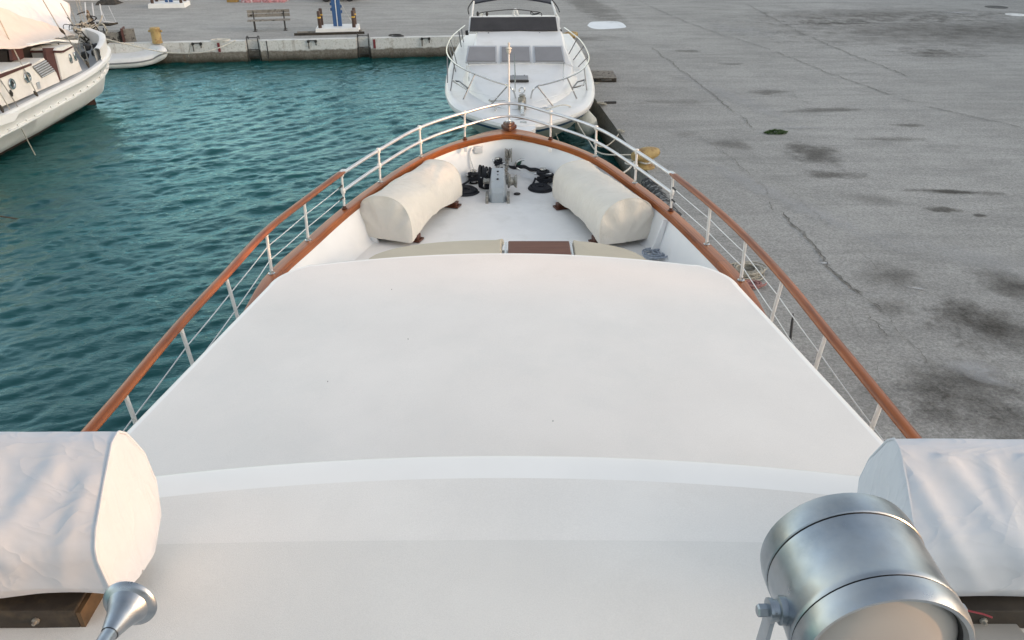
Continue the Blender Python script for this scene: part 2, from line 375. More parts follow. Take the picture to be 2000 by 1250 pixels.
for i in range(n - 4):
    (x0, y0), (x1, y1) = outline[i], outline[i+1]
    mi = 1 if i < 5 else 0
    mi = 0 if i >= 5 else 1
    q.add([(x0, y0, QZ - .002), (x1, y1, QZ - .002), (x1, y1, -2.5), (x0, y0, -2.5)], [[0, 1, 2, 3]], mi, smooth=False)
tag(mb.build('quay', m_quay), None, kind='structure')
tag(q.build('quay_wall', [m_wallw, m_wallr]), None, kind='structure')

# stains and dark patches: thin films 2 mm and more above the slab that tint what lies below; cracks: dark ragged ribbons
def film_material(name, dark):
    m, ns, ls, B = nodes(name); ns.remove(B)
    out = ns['Material Output']; g = N(ns, 'Attribute', attribute_name='guv').outputs['Vector']; pos = N(ns, 'NewGeometry').outputs['Position']
    sep = N(ns, 'SeparateXYZ'); ls.new(g, sep.inputs[0])          # x: radius 0..1, y: strength, z: softness
    n1 = noise_n(ns, ls, pos, 1.6, 8, .68); n2 = noise_n(ns, ls, pos, 7, 5, .7)
    rad = math_n(ns, ls, 'ADD', sep.outputs[0], math_n(ns, ls, 'MULTIPLY', math_n(ns, ls, 'SUBTRACT', n1.outputs[0], .5), 1.9))
    rad = math_n(ns, ls, 'ADD', rad, math_n(ns, ls, 'MULTIPLY', math_n(ns, ls, 'SUBTRACT', n2.outputs[0], .5), .75))
    r_ = N(ns, 'MapRange'); r_.clamp = True; ls.new(rad, r_.inputs['Value']); r_.inputs['From Min'].default_value = .78
    ls.new(math_n(ns, ls, 'SUBTRACT', .78, sep.outputs[2]), r_.inputs['From Max'])
    edge = N(ns, 'MapRange'); edge.clamp = True; ls.new(sep.outputs[0], edge.inputs['Value']); edge.inputs['From Min'].default_value = .99; edge.inputs['From Max'].default_value = .8
    k = math_n(ns, ls, 'MULTIPLY', math_n(ns, ls, 'MULTIPLY', r_.outputs[0], sep.outputs[1]), edge.outputs[0])
    t = N(ns, 'BsdfTransparent')
    if dark:
        ls.new(mixc(ns, ls, k, (1, 1, 1), (.40, .39, .375)), t.inputs[0]); ls.new(t.outputs[0], out.inputs[0])
    else:
        d = N(ns, 'BsdfDiffuse'); d.inputs[0].default_value = (.50, .505, .51, 1); mx = N(ns, 'MixShader'); ls.new(k, mx.inputs[0]); ls.new(t.outputs[0], mx.inputs[1]); ls.new(d.outputs[0], mx.inputs[2]); ls.new(mx.outputs[0], out.inputs[0])
    return m
def films(name, items, mat, z0):
    mb = MB()
    for i, (px, py, rx, ry, ro, so, stg) in enumerate(items):
        c = P(px, py, QZ); rx *= 1.5; ry *= 1.5; vs = []; g = []; nA, nR = 32, 5; ca, sa = math.cos(ro), math.sin(ro)
        for j in range(nR + 1):
            for k in range(nA):
                t = j / nR; a = 2 * math.pi * k / nA; x, y = rx * t * math.cos(a), ry * t * math.sin(a)
                vs.append((c.x + x * ca - y * sa, c.y + x * sa + y * ca, z0 + .0004 * i)); g.append((t, stg, .25 + so * .6))
        fs = [[j*nA+k, j*nA+(k+1) % nA, (j+1)*nA+(k+1) % nA, (j+1)*nA+k] for j in range(nR) for k in range(nA)]
        mb.add(vs, fs, 0, g)
    return tag(mb.build(name, mat), None, kind='structure')
films('quay_stains_patches', [(1340,100,.55,.25,0,.5,.4), (1500,180,.8,.32,0,.5,.4), (1430,125,.6,.2,0,.5,.35), (1620,215,1.2,.26,.1,.5,.4), (1590,300,.6,.9,.2,.5,.55), (1625,340,.6,.3,0,.4,.5),
             (1770,245,.5,.18,0,.5,.45), (1745,272,.9,.2,0,.5,.35), (1435,283,.5,.38,0,.4,.35), (1860,375,.9,.14,-.15,.5,.75), (1850,410,.36,.17,-.2,.3,.6), (1915,421,.2,.09,0,.3,.6),
             (1735,540,.55,.5,.3,.9,.45), (1745,600,.42,.32,0,.7,.45), (1930,640,.75,.9,.7,.9,.75), (1985,560,.5,.7,.5,.9,.6), (1870,760,1.1,.55,.2,1.0,.55), (1950,820,1.1,.6,.0,1.0,.5),  # includes the soft dark patches at the lower right
             (1830,105,1.4,.9,0,1.0,.6), (1700,30,7,2.2,.15,1.2,.5), (1900,60,9,4,.1,1.3,.62), (1620,45,1.6,.8,0,1,.4), (1150,10,.9,5.5,.12,.12,.30), (1140,75,1.2,.8,0,.6,.35), (1310,200,.9,.35,0,.7,.25), (1700,390,1.2,.35,-.4,.9,.25), (1340,262,.4,.3,0,.8,.3)], film_material('stain_and_patch_film', True), QZ + .002)
films('quay_scuffs', [(1900,720,.35,.2,-.5,.9,.6), (1940,745,.25,.12,-.5,.9,.5), (1870,25,.8,.3,0,.6,.6), (1560,250,.5,.16,0,.6,.35), (1610,515,.09,.05,0,.4,.8), (1330,330,.5,.7,0,1,.35), (1520,385,.30,2.6,.42,.6,.30), (1430,190,.4,3.2,.30,.6,.26), (1900,505,.5,2.0,.9,.7,.22), (1450,60,1.2,2.0,.3,1,.25), (1790,565,.13,.05,-.4,.4,.6)], film_material('pale_scuff_film', False), QZ + .016)
mb = MB(); rc = random.Random(9)
for pts, w, stg in [([(1273,91),(1380,175),(1479,254)], .022, .85), ([(1369,264),(1470,345),(1520,420)], .016, .55), ([(1520,410),(1600,490),(1650,545),(1725,605)], .03, .95), ([(1244,0),(1360,50),(1500,95),(1640,150),(1790,200),(2000,250)], .03, .6),
             ([(1460,8),(1560,62),(1680,112),(1780,150)], .025, .8), ([(1690,108),(1830,108)], .03, .7), ([(1172,201),(1300,197)], .015, .7), ([(1796,205),(1885,225)], .012, .8), ([(1330,250),(1370,258),(1480,262)], .014, .5),
             ([(1650,545),(1760,650),(1850,760)], .014, .4), ([(1420,255),(1600,420),(1800,600),(1960,720)], .012, .3), ([(1690,610),(1740,660)], .016, .7), ([(1540,180),(1600,215)], .02, .4), ([(1120,62),(1200,72),(1290,75)], .012, .4),
             ([(1730,305),(1850,350),(1960,420)], .012, .28), ([(1640,560),(1700,700),(1790,870)], .01, .25)]:
    pl = resample(cat_rom([P(*q_, QZ + .02) for q_ in pts], 10), max(20, int(14 * sum((P(*a, QZ) - P(*b, QZ)).length for a, b in zip(pts[:-1], pts[1:])))))
    off = 0; vs = []; row = []; gap = 0
    for i, p in enumerate(pl):
        t = (pl[min(i+1, len(pl)-1)] - pl[max(i-1, 0)]).normalized(); nn = Vector((-t.y, t.x, 0))
        off = off * .8 + rc.gauss(0, .022); ww = w * .8 * stg * (.35 + .9 * rc.random()) * min(1, i / 4, (len(pl) - 1 - i) / 4)
        c_ = p + nn * off
        if gap <= 0 and rc.random() < .06 * (1.15 - stg): gap = rc.randint(2, 7)
        if gap > 0:
            gap -= 1
            if len(row) > 1: mb.loft(row, False, smooth=False)
            row = []; continue
        row.append([c_ - nn * ww, c_ + nn * ww])
    if len(row) > 1: mb.loft(row, False, smooth=False)
tag(mb.build('quay_cracks', M('crack_grit', (.14, .136, .128), .95, var=.5, vscale=9)), None, kind='structure')  # dark grit colour along the cracks

def water():
    xs = np.concatenate([np.linspace(-80, -24, 30)[:-1], np.arange(-24, -12, .075), np.arange(-12, 4.3, .048)])
    ys = np.concatenate([np.linspace(-60, 2, 30)[:-1], np.arange(2, 20, .048), np.arange(20, 37.5, .07), np.linspace(37.5, 60, 8)])
    X, Y = np.meshgrid(xs, ys); Z = np.zeros_like(X); r = np.random.RandomState(4)
    gx = .6 * np.sin(X * .31 + Y * .17) + .4 * np.sin(Y * .43 - X * .11 + 1.3)
    for k in range(90):
        lam = .13 * (1.35 / .13) ** r.rand(); a = R(112) + r.randn() * R(30); ph = r.rand() * 6.28
        kx, ky = math.cos(a) * 6.283 / lam, math.sin(a) * 6.283 / lam
        amp = .0046 * lam ** .8 * (.6 + .8 * r.rand())
        env = .62 + .38 * np.sin(X * r.uniform(.2, .9) + Y * r.uniform(.2, .9) + r.rand() * 6)
        t = kx * X + ky * Y + ph + gx * 1.2
        Z += amp * env * (np.sin(t) + .25 * np.cos(2 * t))
    Z *= np.where(X > 2.0, .6, 1)
    ny, nx = X.shape
    me = bpy.data.meshes.new('water')
    me.vertices.add(nx * ny); me.vertices.foreach_set('co', np.stack([X, Y, Z], -1).astype('f').ravel())
    i = np.arange(nx * ny).reshape(ny, nx)
    f = np.stack([i[:-1, :-1], i[:-1, 1:], i[1:, 1:], i[1:, :-1]], -1).reshape(-1, 4).astype('i')
    me.loops.add(f.size); me.loops.foreach_set('vertex_index', f.ravel()); me.polygons.add(len(f))
    me.polygons.foreach_set('loop_start', np.arange(0, f.size, 4, dtype='i')); me.polygons.foreach_set('use_smooth', np.ones(len(f), dtype=bool))
    me.update(calc_edges=True)
    m, ns, ls, B = nodes('teal_harbour_water')
    pos = N(ns, 'NewGeometry').outputs['Position']
    n1 = noise_n(ns, ls, pos, .35, 4); n2 = noise_n(ns, ls, pos, 9, 4, .6); 
    mp = N(ns, 'Mapping'); mp.inputs['Rotation'].default_value = (0, 0, R(-22)); mp.inputs['Scale'].default_value = (1, 2.4, 1); ls.new(pos, mp.inputs['Vector'])
    n3 = noise_n(ns, ls, mp.outputs[0], 7.5, 5, .62, .6)
    ls.new(mixc(ns, ls, ramp(ns, ls, n1.outputs[0], .3, .7), (.0003, .034, .034), (.0005, .056, .054)), B.inputs['Base Color'])
    B.inputs['Specular IOR Level'].default_value = 0; B.inputs['Roughness'].default_value = 1
    bp = bump(ns, ls, B, math_n(ns, ls, 'ADD', n3.outputs[0], math_n(ns, ls, 'MULTIPLY', n2.outputs[0], .25)),   .36, .032)
    calm = noise_n(ns, ls, pos, .22, 3); sr_ = N(ns, 'MapRange'); sr_.inputs['From Min'].default_value = .35; sr_.inputs['From Max'].default_value = .65; sr_.inputs['To Min'].default_value = .12; sr_.inputs['To Max'].default_value = .55; ls.new(calm.outputs[0], sr_.inputs['Value']); ls.new(sr_.outputs[0], bp.inputs['Strength'])
    gl = N(ns, 'BsdfGlossy'); gl.inputs['Roughness'].default_value = .04; gl.inputs['Color'].default_value = (.60, .94, 1.0, 1); ls.new(bp.outputs[0], gl.inputs['Normal'])
    fz = N(ns, 'Fresnel'); fz.inputs['IOR'].default_value = 1.5; ls.new(bp.outputs[0], fz.inputs['Normal'])
    ms = N(ns, 'MixShader'); ls.new(fz.outputs[0], ms.inputs[0]); ls.new(B.outputs[0], ms.inputs[1]); ls.new(gl.outputs[0], ms.inputs[2]); ls.new(ms.outputs[0], ns['Material Output'].inputs[0])
    me.materials.append(m); o = bpy.data.objects.new('water', me); COL.objects.link(o); tag(o, None, kind='structure')
water()

# unseen stepped blocks added on the landward side to shade the quay and boats
wx = 46
k_ = sv.z / sv.x
wy = lambda x, y: y + (wx - x) * sv.y / sv.x        # where the ray from (x, y) towards the sun meets the added blocks
e1_, e2_, e3_, e4_ = wy(-.9, 15.4), wy(-2.6, 10.4), wy(3, 7.3), wy(3, 4.2)
for y0_, y1_, shade, lb in ((e1_, 126, 4.4, 'longest'), (e2_, e1_ - .02, 2.2, 'low narrow'), (e3_, e2_ - .02, 3.6, 'narrow tall'), (e4_, e3_ - .02, .2, 'lowest'), (-80, e4_ - .02, 3.82, 'second longest')):
    top = shade + k_ * wx; hw = top - QZ
    o_w = thing('added_shade_block', (wx + 7, (y0_ + y1_) / 2, QZ), lb + ' pale unseen block added to shade the quay', 'building', 'unseen blocks added to shade the quay')
    mb = MB(); mb.box((wx + 7, (y0_ + y1_) / 2, QZ + hw / 2), (14, y1_ - y0_, hw)); mb.build('wall', m_render, o_w)
    mb = MB(); mb.box((wx + 7, (y0_ + y1_) / 2, QZ + hw + .04), (13.6, y1_ - y0_ - .1, .06)); mb.build('roof', m_brown, o_w)
    if y1_ - y0_ > 5:
        for y in np.arange(y0_ + 3, min(y1_, 90) - 2, 14):
            mb = MB(); mb.box((wx - .03, float(y), QZ + 2), (.06, 4, 4)); mb.build('door', m_oldwood, o_w)

# ------------------------------------------------------------------ OUR BOAT
boat = thing('excursion_yacht', (0, 6, 0), 'large white yacht in the foreground with varnished wooden rails and a broad pale roof', 'boat')
def cz(y): return 1.98 + .22 * (max(0, y - 8) / 7) ** 2 - .075 * max(0, 8.6 - max(y, 3)) 
def dz(y): return 1.35 + .09 * (max(0, y - 10) / 5) ** 2
baseL = [(908,272),(823,306),(743,356),(673,408),(602,470),(531,535)]
baseR = [(1075,272),(1163,306),(1240,358),(1310,412),(1380,478),(1447,548)]
topL = [(908,213),(818,243),(740,283),(668,325),(597,388),(524,455),(441,540),(352,637),(243,767)]
topR = [(1075,213),(1163,245),(1243,288),(1312,333),(1384,397),(1452,462),(1529,545),(1614,650),(1722,783)]
def solve(px, py, add=0):
    z = 2.0 + add
    for _ in range(12): z = cz(P(px, py, z).y) + add
    return P(px, py, z)
def side(base, top, sg):
    B_ = [solve(*p) for p in base]; T_ = []
    for b, t in zip(B_, top):
        p = PY(*t, b.y); T_.append(Vector((b.x * .6 + p.x * .4, b.y, p.z)))
    hh = T_[-1].z - B_[-1].z
    for t in top[len(base):]:
        p = P(*t, 2.55); T_.append(p); B_.append(Vector((p.x - sg * .05, p.y, cz(p.y))))
    return B_, T_
BL, TL = side(baseL, topL, -1); BR, TR = side(baseR, topR, 1)
# even out the rail heights
def hgt(i): return .50 + .07 * min(1, i / 4)
for B_, T_ in ((BL, TL), (BR, TR)):
    for i in range(len(baseL)): T_[i].z = max(B_[i].z + hgt(i), 2.55)
def aft(p): 
    s = 1 if p.x > 0 else -1
    return [Vector((p.x + s*.10, p.y - 2, cz(0))), Vector((p.x + s*.14, -2.5, cz(0))), Vector((p.x - s*.1, -9, cz(0)))]
tip = Vector((-.06, 14.80, cz(14.9)))
knots = aft(BL[-1])[::-1] + BL[::-1] + [tip] + BR + aft(BR[-1])
curve = resample(cat_rom(knots, 14), 180)
for p in curve: p.z = cz(p.y)
def normals(c):
    out = []
    for i in range(len(c)):
        t = c[min(i+1, len(c)-1)] - c[max(i-1, 0)]; t.z = 0; t.normalize(); out.append(Vector((-t.y, t.x, 0)))
    return out
nor = normals(curve)                                    # outward
td = [(p - tip).length for p in curve]
def bowf(d, w): return math.exp(-(d / w) ** 2)
# cap rail
rings = []
for p, nn, d in zip(curve, nor, td):
    wi = .085 + .16 * bowf(d, .9); wo = .08 + .08 * bowf(d, .6)
    sec = [(wo, -.085), (wo + .012, -.045), (wo - .005, -.012), (wo - .035, 0), (-wi + .02, .002), (-wi - .003, -.016), (-wi, -.10), (-wi + .05, -.105)]
    rings.append([p + nn * a + Vector((0, 0, z)) for a, z in sec])
mb = MB(); mb.loft(rings, True, True, True); mb.build('cap_rail', m_wood, boat)
# scarf joints in the cap rail show as dark lines
rings_cap = rings
def near_idx(px, py):
    p = P(px, py, 2.1); return min(range(len(curve)), key=lambda i: (curve[i] - p).length)
for px, py in ((926, 268), (1040, 262), (700, 385), (1275, 385), (790, 325), (1395, 495), (560, 510)):
    i = near_idx(px, py); r0, r1 = rings_cap[i], rings_cap[i + 1]; c0 = sum(r0, Vector()) / 8; L_ = (sum(r1, Vector()) / 8 - c0).length; f0 = .006 / L_
    gr_ = lambda r: [(sum(r, Vector()) / 8) + (p - sum(r, Vector()) / 8) * 1.006 for p in r]
    ra = [a.lerp(b, .0) for a, b in zip(r0, r1)]; rb = [a.lerp(b, f0) for a, b in zip(r0, r1)]
    mb = MB(); mb.loft([gr_(ra), gr_(rb)], True, True, True); mb.build('scarf_joint', m_wood_dark, boat)
# hull
rings = []
for p, nn, d in zip(curve, nor, td):
    bw = bowf(d, 3.0)
    sec = [(.06, -.088), (.05, -.40), (-.02, -.75), (-.15 - .25*bw, -1.3), (-.30 - .45*bw, -1.98), (-.6 - .4*bw, -2.6)]
    rings.append([p + nn * a + Vector((0, 0, z)) for a, z in sec])
mb = MB(); mb.loft(rings, False)
hl = mb.build('hull', m_hullw, boat)
mb = MB(); rings = []
for p, nn, d in zip(curve, nor, td):
    rings.append([p + nn * (.05 + .06*math.cos(a)) + Vector((0, 0, -.42 + .05*math.sin(a))) for a in [k*math.pi/4 for k in range(8)]])
mb.loft(rings, True); mb.build('rubbing_strake', m_wood_dark, boat)
# inner bulwark and deck
rings = []; dl = []
for p, nn, d in zip(curve, nor, td):
    i0 = .068 + .14 * bowf(d, .9)
    e = p - nn * (.20 + .12 * bowf(d, 1.2)); e.z = dz(e.y)
    rings.append([p - nn * i0 + Vector((0, 0, -.09)), (p - nn * (i0 + .02)).lerp(e, .5) + Vector((0, 0, -.04)), e + Vector((0, 0, .10)) + nn * .01, e + Vector((0, 0, .03)) - nn * .02, e - nn * .07 + Vector((0, 0, .002))]); dl.append(e)
mb = MB(); mb.loft(rings, False); mb.build('bulwark', m_bulwark, boat)
mb = MB(); h = len(dl) // 2; rings = []
for i in range(h):
    a, b = dl[i], dl[-1 - i]; rings.append([a.lerp(b, k / 10) + Vector((0, 0, .04 * math.sin(math.pi * k / 10) - .002)) for k in range(11)])
mb.loft(rings, False); mb.build('deck', m_deck, boat)
# frames (ribs) inside the bulwark
for i in range(30, len(curve) - 30, 11):
    p, nn, d = curve[i], nor[i], td[i]
    if d < 3.4 or p.y < 7: continue
    mb = MB(); e = dl[i]
    a0 = p - nn * .10 + Vector((0, 0, -.1)); a1 = p - nn * .16 + Vector((0, 0, -.1)); b1 = e - nn * .14 + Vector((0, 0, .0)); b0 = e + Vector((0, 0, 0))
    t = Vector((nn.y, -nn.x, 0)) * .02
    mb.loft([[a0 - t, a1 - t, b1 - t, b0 - t], [a0 + t, a1 + t, b1 + t, b0 + t]], True, True, True, smooth=False); mb.build('bulwark_frame', m_bulwark, boat)
# stanchions
for B_, T_ in ((BL, TL), (BR, TR)):
    for i, (b, t) in enumerate(zip(B_, T_)):
        mb = MB(); r = .0185 if i < 4 else .0205
        mb.tube([b + Vector((0, 0, -.005)), b.lerp(t, .5), t], r, 12, caps=True)
        st = mb.build('stanchion', m_stan, boat)
        mb = MB(); mb.lathe([(.045, 0), (.045, .012), (.028, .022), (.024, .05)], b + Vector((0, 0, .002)), n=14); mb.build('base_flange', m_chrome if i % 3 else m_wood_dark, st)
        if i < 4:
            mid = b.lerp(t, .52)
            mb = MB()
            for c in (mid, t): mb.lathe([(.026, -.04), (.034, -.03), (.034, .03), (.026, .04)], c, n=14)
            build_each(mb, 'joint_collar', m_stan, st)
# bow rails (top and middle)
tl, tr = TL[:4], TR[:4]
bowtop = Vector((-.06, 14.86, tip.z + .50)); bowmid = Vector((-.06, 14.86, tip.z + .255))
top_pts = cat_rom(tl[::-1] + [bowtop] + tr, 12)
mid_pts = cat_rom([b.lerp(t, .52) for b, t in zip(BL[:4], tl)][::-1] + [bowmid] + [b.lerp(t, .52) for b, t in zip(BR[:4], tr)], 12)
mb = MB(); mb.tube(top_pts, .027, 12); mb.build('bow_rail', m_steel, boat)
mb = MB(); mb.tube(mid_pts, .025, 12); mb.build('bow_rail', m_steel, boat)
# wooden handrails
for T_ in (TL, TR):
    ext = [T_[-1] + (T_[-1] - T_[-2]) * k * .9 for k in (1, 2, 4)]
    for e in ext: e.z = T_[-1].z; e.x = T_[-1].x + (.05 if e.x > 0 else -.05)
    d0 = (T_[3] - T_[4]).normalized() * .07
    pts = resample(cat_rom([T_[3] + d0] + T_[3:] + ext, 10), 90)
    mb = MB(); mb.tube([p + Vector((0, 0, .018)) for p in pts], [.03, .045] + [.056] * 88, 14, flat=.62); mb.build('handrail', m_wood_hand, boat)
    mb = MB(); mb.tube([T_[3] + d0 * 1.9 + Vector((0, 0, .02)), T_[3] + d0 + Vector((0, 0, .03)), T_[3] - d0 * .6 + Vector((0, 0, .036))], [.026, .040, .030], 10, flat=.6); mb.build('rail_end_fitting', m_steel, boat)
# lifelines
for B_, T_ in ((BL, TL), (BR, TR)):
    ext = [(T_[-1] + (T_[-1] - T_[-2]) * 2)]
    for fr in (.68, .34):
        pts = [b.lerp(t, fr) for b, t in zip(B_[3:], T_[3:])]; pts.append(pts[-1] + (pts[-1] - pts[-2]) * 2.2)
        full = []
        for a, b in zip(pts[:-1], pts[1:]): full += sag(a, b, .006, 6)[:-1]
        mb = MB(); mb.tube(full + [pts[-1]], .0065, 6); mb.build('lifeline', m_wire, boat)
        mb = MB()
        d = (pts[1] - pts[0]).normalized(); mb.tube([pts[0], pts[0] + d * .05, pts[0] + d * .14], [.014, .014, .009], 8); mb.build('wire_terminal', m_black, boat)
# jackstaff with wooden boss at the bow
jb = Vector((-.06, 14.88, tip.z))
mb = MB(); mb.tube([jb + Vector((0, 0, .02)), jb + Vector((0, 0, .9)), jb + Vector((0, 0, 1.42))], [.020, .018, .016], 12)
js = mb.build('jackstaff', m_stan, boat)
top = jb + Vector((0, 0, 1.40)); mb = MB(); mb.lathe([(.016, 0), (.034, .03), (.042, .06), (.038, .08), (.056, .095), (.056, .11), (.022, .13), (.016, .17), (.024, .185), (.012, .21)], top, n=16); mb.build('masthead_light', m_white_rope, js)
mb = MB(); 
def boss(z, s): return [jb + Vector((x * s * .74, y * s * .74, z)) for x, y in ((-.20, .06), (-.15, .15), (0, .19), (.15, .15), (.20, .06), (.13, -.10), (.05, -.22), (0, -.245), (-.05, -.22), (-.13, -.10))]
mb.loft([boss(.002, 1), boss(.05, 1.03), boss(.075, .97), boss(.085, .78), boss(.12, .74), boss(.135, .66)], True, False, True); bs_ = mb.build('bow_boss', m_wood_dark, boat)
mb = MB(); mb.lathe([(.058, 0), (.058, .015), (.036, .025), (.026, .05)], jb + Vector((0, 0, .135)), n=16); mb.build('staff_socket', m_chrome, bs_)

# coach roof
def roof(name, front, hwf, yb, z0, camber, r, mats, margin, corner, thick, ycam=0, xc=0.0):
    """front(x)->y of front edge, hwf(y)->half width; rings from the rounded rim towards the middle"""
    out = []
    def fy(x): return front(x)
    ysd = np.linspace(yb, fy(hwf(fy(0))) - corner, 26)
    right = [Vector((hwf(y), y, 0)) for y in ysd]
    yc = fy(hwf(fy(0))) - corner; hc = hwf(yc)
    arc = []
    for k in range(1, 10):
        a = k / 10 * math.pi / 2
        x = hc - corner + corner * math.cos(a); arc.append(Vector((x, yc + corner * math.sin(a) + (fy(x) - fy(hc)) * (k / 10), 0)))
    frx = np.linspace(hc - corner, 0, 18); fr = [Vector((x, fy(x), 0)) for x in frx]
    half = right + arc + fr
    o2 = half + [Vector((-p.x, p.y, 0)) for p in half[-2::-1]]
    cl = o2; n_ = []
    for i in range(len(cl)):
        t = cl[min(i+1, len(cl)-1)] - cl[max(i-1, 0)]; t.normalize(); n_.append(Vector((t.y, -t.x, 0)))
    hw0 = max(p.x for p in cl)
    def zz(p): return z0 - camber * (p.x / hw0) ** 2 + ycam * (p.y - yb)
    def ring(d, dzv): 
        res = []
        for p, nn in zip(cl, n_):
            q_ = p - nn * d; res.append(Vector((q_.x + xc, q_.y, zz(q_) + dzv)))
        return res
    rim = [ring(.10, -thick), ring(.02, -thick), ring(.0, -thick + .02), ring(0, -r)]
    for k in range(1, 6):
        a = k / 5 * math.pi / 2; rim.append(ring(r * (1 - math.cos(a)), -r + r * math.sin(a)))
    mb = MB()
    mrg = [ring(r + (margin - r) * t, 0) for t in (.5, 1)]
    mb.loft(rim + mrg, False, mi=0)
    c = Vector((0, (fy(0) + yb) / 2, 0)); last = mrg[-1]; rr = [last]
    for s_ in (.94, .8, .62, .44, .26, .1):
        row = []
        for p in last:
            q_ = Vector((p.x - xc, p.y, 0)); q_ = Vector((q_.x * s_, p.y, 0)); row.append(Vector((q_.x + xc, q_.y, zz(q_))))
        rr.append(row)
    # field as strips across: use left/right pairs
    hN = len(last) // 2; rows = []
    for i in range(hN):
        a, b = last[i], last[-1 - i]; row = []
        for k in range(21):
            q_ = a.lerp(b, k / 20); q_.z = zz(Vector((q_.x - xc, q_.y, 0))) - .0; row.append(q_)
        rows.append(row)
    mb.loft(rows, False, mi=1)
    return mb.build(name, mats, boat, 50), cl
front1 = lambda x: 8.02 - .05 * x * x
hw1 = lambda y: 2.99 - (y - 4.6) * .172
roof1, ol1 = roof('coach_roof', front1, hw1, 3.2, 2.68, .10, .065, [m_gel, m_field], .085, .42, .15, xc=-.09)
front2 = lambda x: 3.42 - .034 * x * x
hw2 = lambda y: 2.95 - max(0, y) * .09
roof2, ol2 = roof('wheelhouse_roof', front2, hw2, -3.2, 3.52, .085, .06, [m_gel, m_field2], .225, .5, .18, xc=-.03)
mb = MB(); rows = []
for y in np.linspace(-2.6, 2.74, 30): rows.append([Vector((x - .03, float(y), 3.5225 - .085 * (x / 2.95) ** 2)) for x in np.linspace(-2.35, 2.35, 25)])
mb.loft(rows, False); mb.build('aft_roof_sheet', M('darker_roof_tone', (.70, .685, .66), .85, var=.04, vscale=1.3, bs=.6, bscale=280, bd=.003, dirt=(.65, .635, .61), dscale=1.2, dlo=.5, dhi=.8, spec=.2, grain=.045), boat)  # slightly darker sheet over the aft part of the roof
# house walls below the roofs
def house(name, ol, inset, z0, z1, mat, xc):
    mb = MB(); rings = []
    for p in ol:
        q_ = Vector((p.x * (1 - inset / 2.6), p.y - (inset if p.y > 0 else 0), 0)); rings.append([Vector((q_.x + xc, q_.y, z0)), Vector((q_.x + xc, q_.y, z1))])
    mb.loft(rings, False); return mb.build(name, mat, boat)
h1 = house('coach_house', ol1, .16, 1.30, 2.60, m_gel, -.09)
h2 = house('wheelhouse', ol2, .40, 1.30, 3.42, m_gel, -.03)
for x in (-1.6, -.8, 0, .8, 1.6):
    mb = MB(); mb.box((x - .03, front2(x) - .395, 3.06), (.7, .03, .5), bev=.01); mb.build('window', m_smoke, boat)
# unseen upper bridge front behind the viewpoint, added to block sky light from aft
mb = MB(); mb.loft([[Vector((x, y, z)) for x, z in ((-2.3, 3.45), (2.3, 3.45), (2.3, 4.5), (2.1, 5.75), (-2.1, 5.75), (-2.3, 4.5))] for y in (-.95, -1.15)], True, True, True, smooth=False); ub = mb.build('added_upper_bridge', m_gel, boat)
for x in (-1.4, 0, 1.4): mb = MB(); mb.box((x, -.94, 5.1), (1.2, .03, .8), bev=.01); mb.build('added_bridge_window', m_smoke, ub)
# small marks on roof: screw caps
for px, py in ((797, 662), (765, 565), (1080, 822), (640, 745)):
    p = P(px, py, 2.69); mb = MB(); mb.lathe([(.0035, -.004), (.0035, .003), (.001, .004)], p, n=8); mb.build('roof_screw', m_groove, boat)

# fore trunk with cushions, wooden hatch
mb = MB()
mb.loft([[Vector((x, y, z)) for x, y in ((-1.95, 8.0), (-1.9, 9.55), (-1.55, 9.95), (-.9, 10.14), (0, 10.2), (.75, 10.16), (1.35, 9.95), (1.72, 9.5), (1.8, 8.0))] for z in (1.30, 1.72)], True, False, True)
mb.build('fore_trunk', m_gel, boat)
def cushion(pts, label):
    mb = MB(); c = sum((Vector((*p, 0)) for p in pts), Vector()) / len(pts)
    dense = resample(cat_rom([Vector((*p, 0)) for p in pts] , 5), 60)
    def rg(s_, z): return [Vector((c.x + (p.x - c.x) * s_, c.y + (p.y - c.y) * s_, z)) for p in dense]
    mb.loft([rg(.97, 1.722), rg(.99, 1.75), rg(1, 1.79), rg(.99, 1.835), rg(.965, 1.86), rg(.7, 1.872), rg(.2, 1.876)], True, True, True)
    o = mb.build('seat_cushion', m_cush); tag(o, label, 'cushion', 'seat cushions on the foredeck bench'); return o
cushion([(-.14, 8.4), (-.14, 10.18), (-.17, 10.26), (-.8, 10.22), (-1.4, 10.08), (-1.8, 9.86), (-2.02, 9.5), (-2.05, 8.4), (-.14, 8.4)], 'longer beige seat cushion left of the brown wooden hatch')
cushion([(.875, 8.4), (.875, 10.14), (.91, 10.22), (1.2, 10.16), (1.55, 9.98), (1.8, 9.7), (1.9, 9.3), (1.9, 8.4), (.875, 8.4)], 'shorter beige seat cushion right of the brown wooden hatch')
mb = MB(); mb.box((.385, 9.75, 1.835), (.88, .92, .05), bev=.018)
mb.build('companion_hatch', m_wood_hatch, boat)
for x in (-.09, .855):
    mb = MB(); mb.box((x, 9.75, 1.77), (.03, 1.0, .10), bev=.006); mb.build('hatch_runner', m_chrome, boat)

# hawse openings and bow panel, windlass
def inner_at(px, py):
    p = P(px, py, 1.8); return p
for px in (957, 1022):
    c = PY(px, 322, 14.40); mb = MB()
    mb.tube([c + Vector((.15 * math.cos(a), .01, .10 * math.sin(a))) for a in [k * math.pi / 10 for k in range(20)]], .022, 8, closed=True)
    hh = mb.build('hawse_hole', m_chrome, boat)
    mb = MB(); mb.loft([[c + Vector((.13 * math.cos(a), .03, .085 * math.sin(a))) for a in [k * math.pi / 10 for k in range(20)]], [c + Vector((.12 * math.cos(a), .015, .075 * math.sin(a))) for a in [k * math.pi / 10 for k in range(20)]]], True, False, True)
    mb.build('opening', m_green, hh)
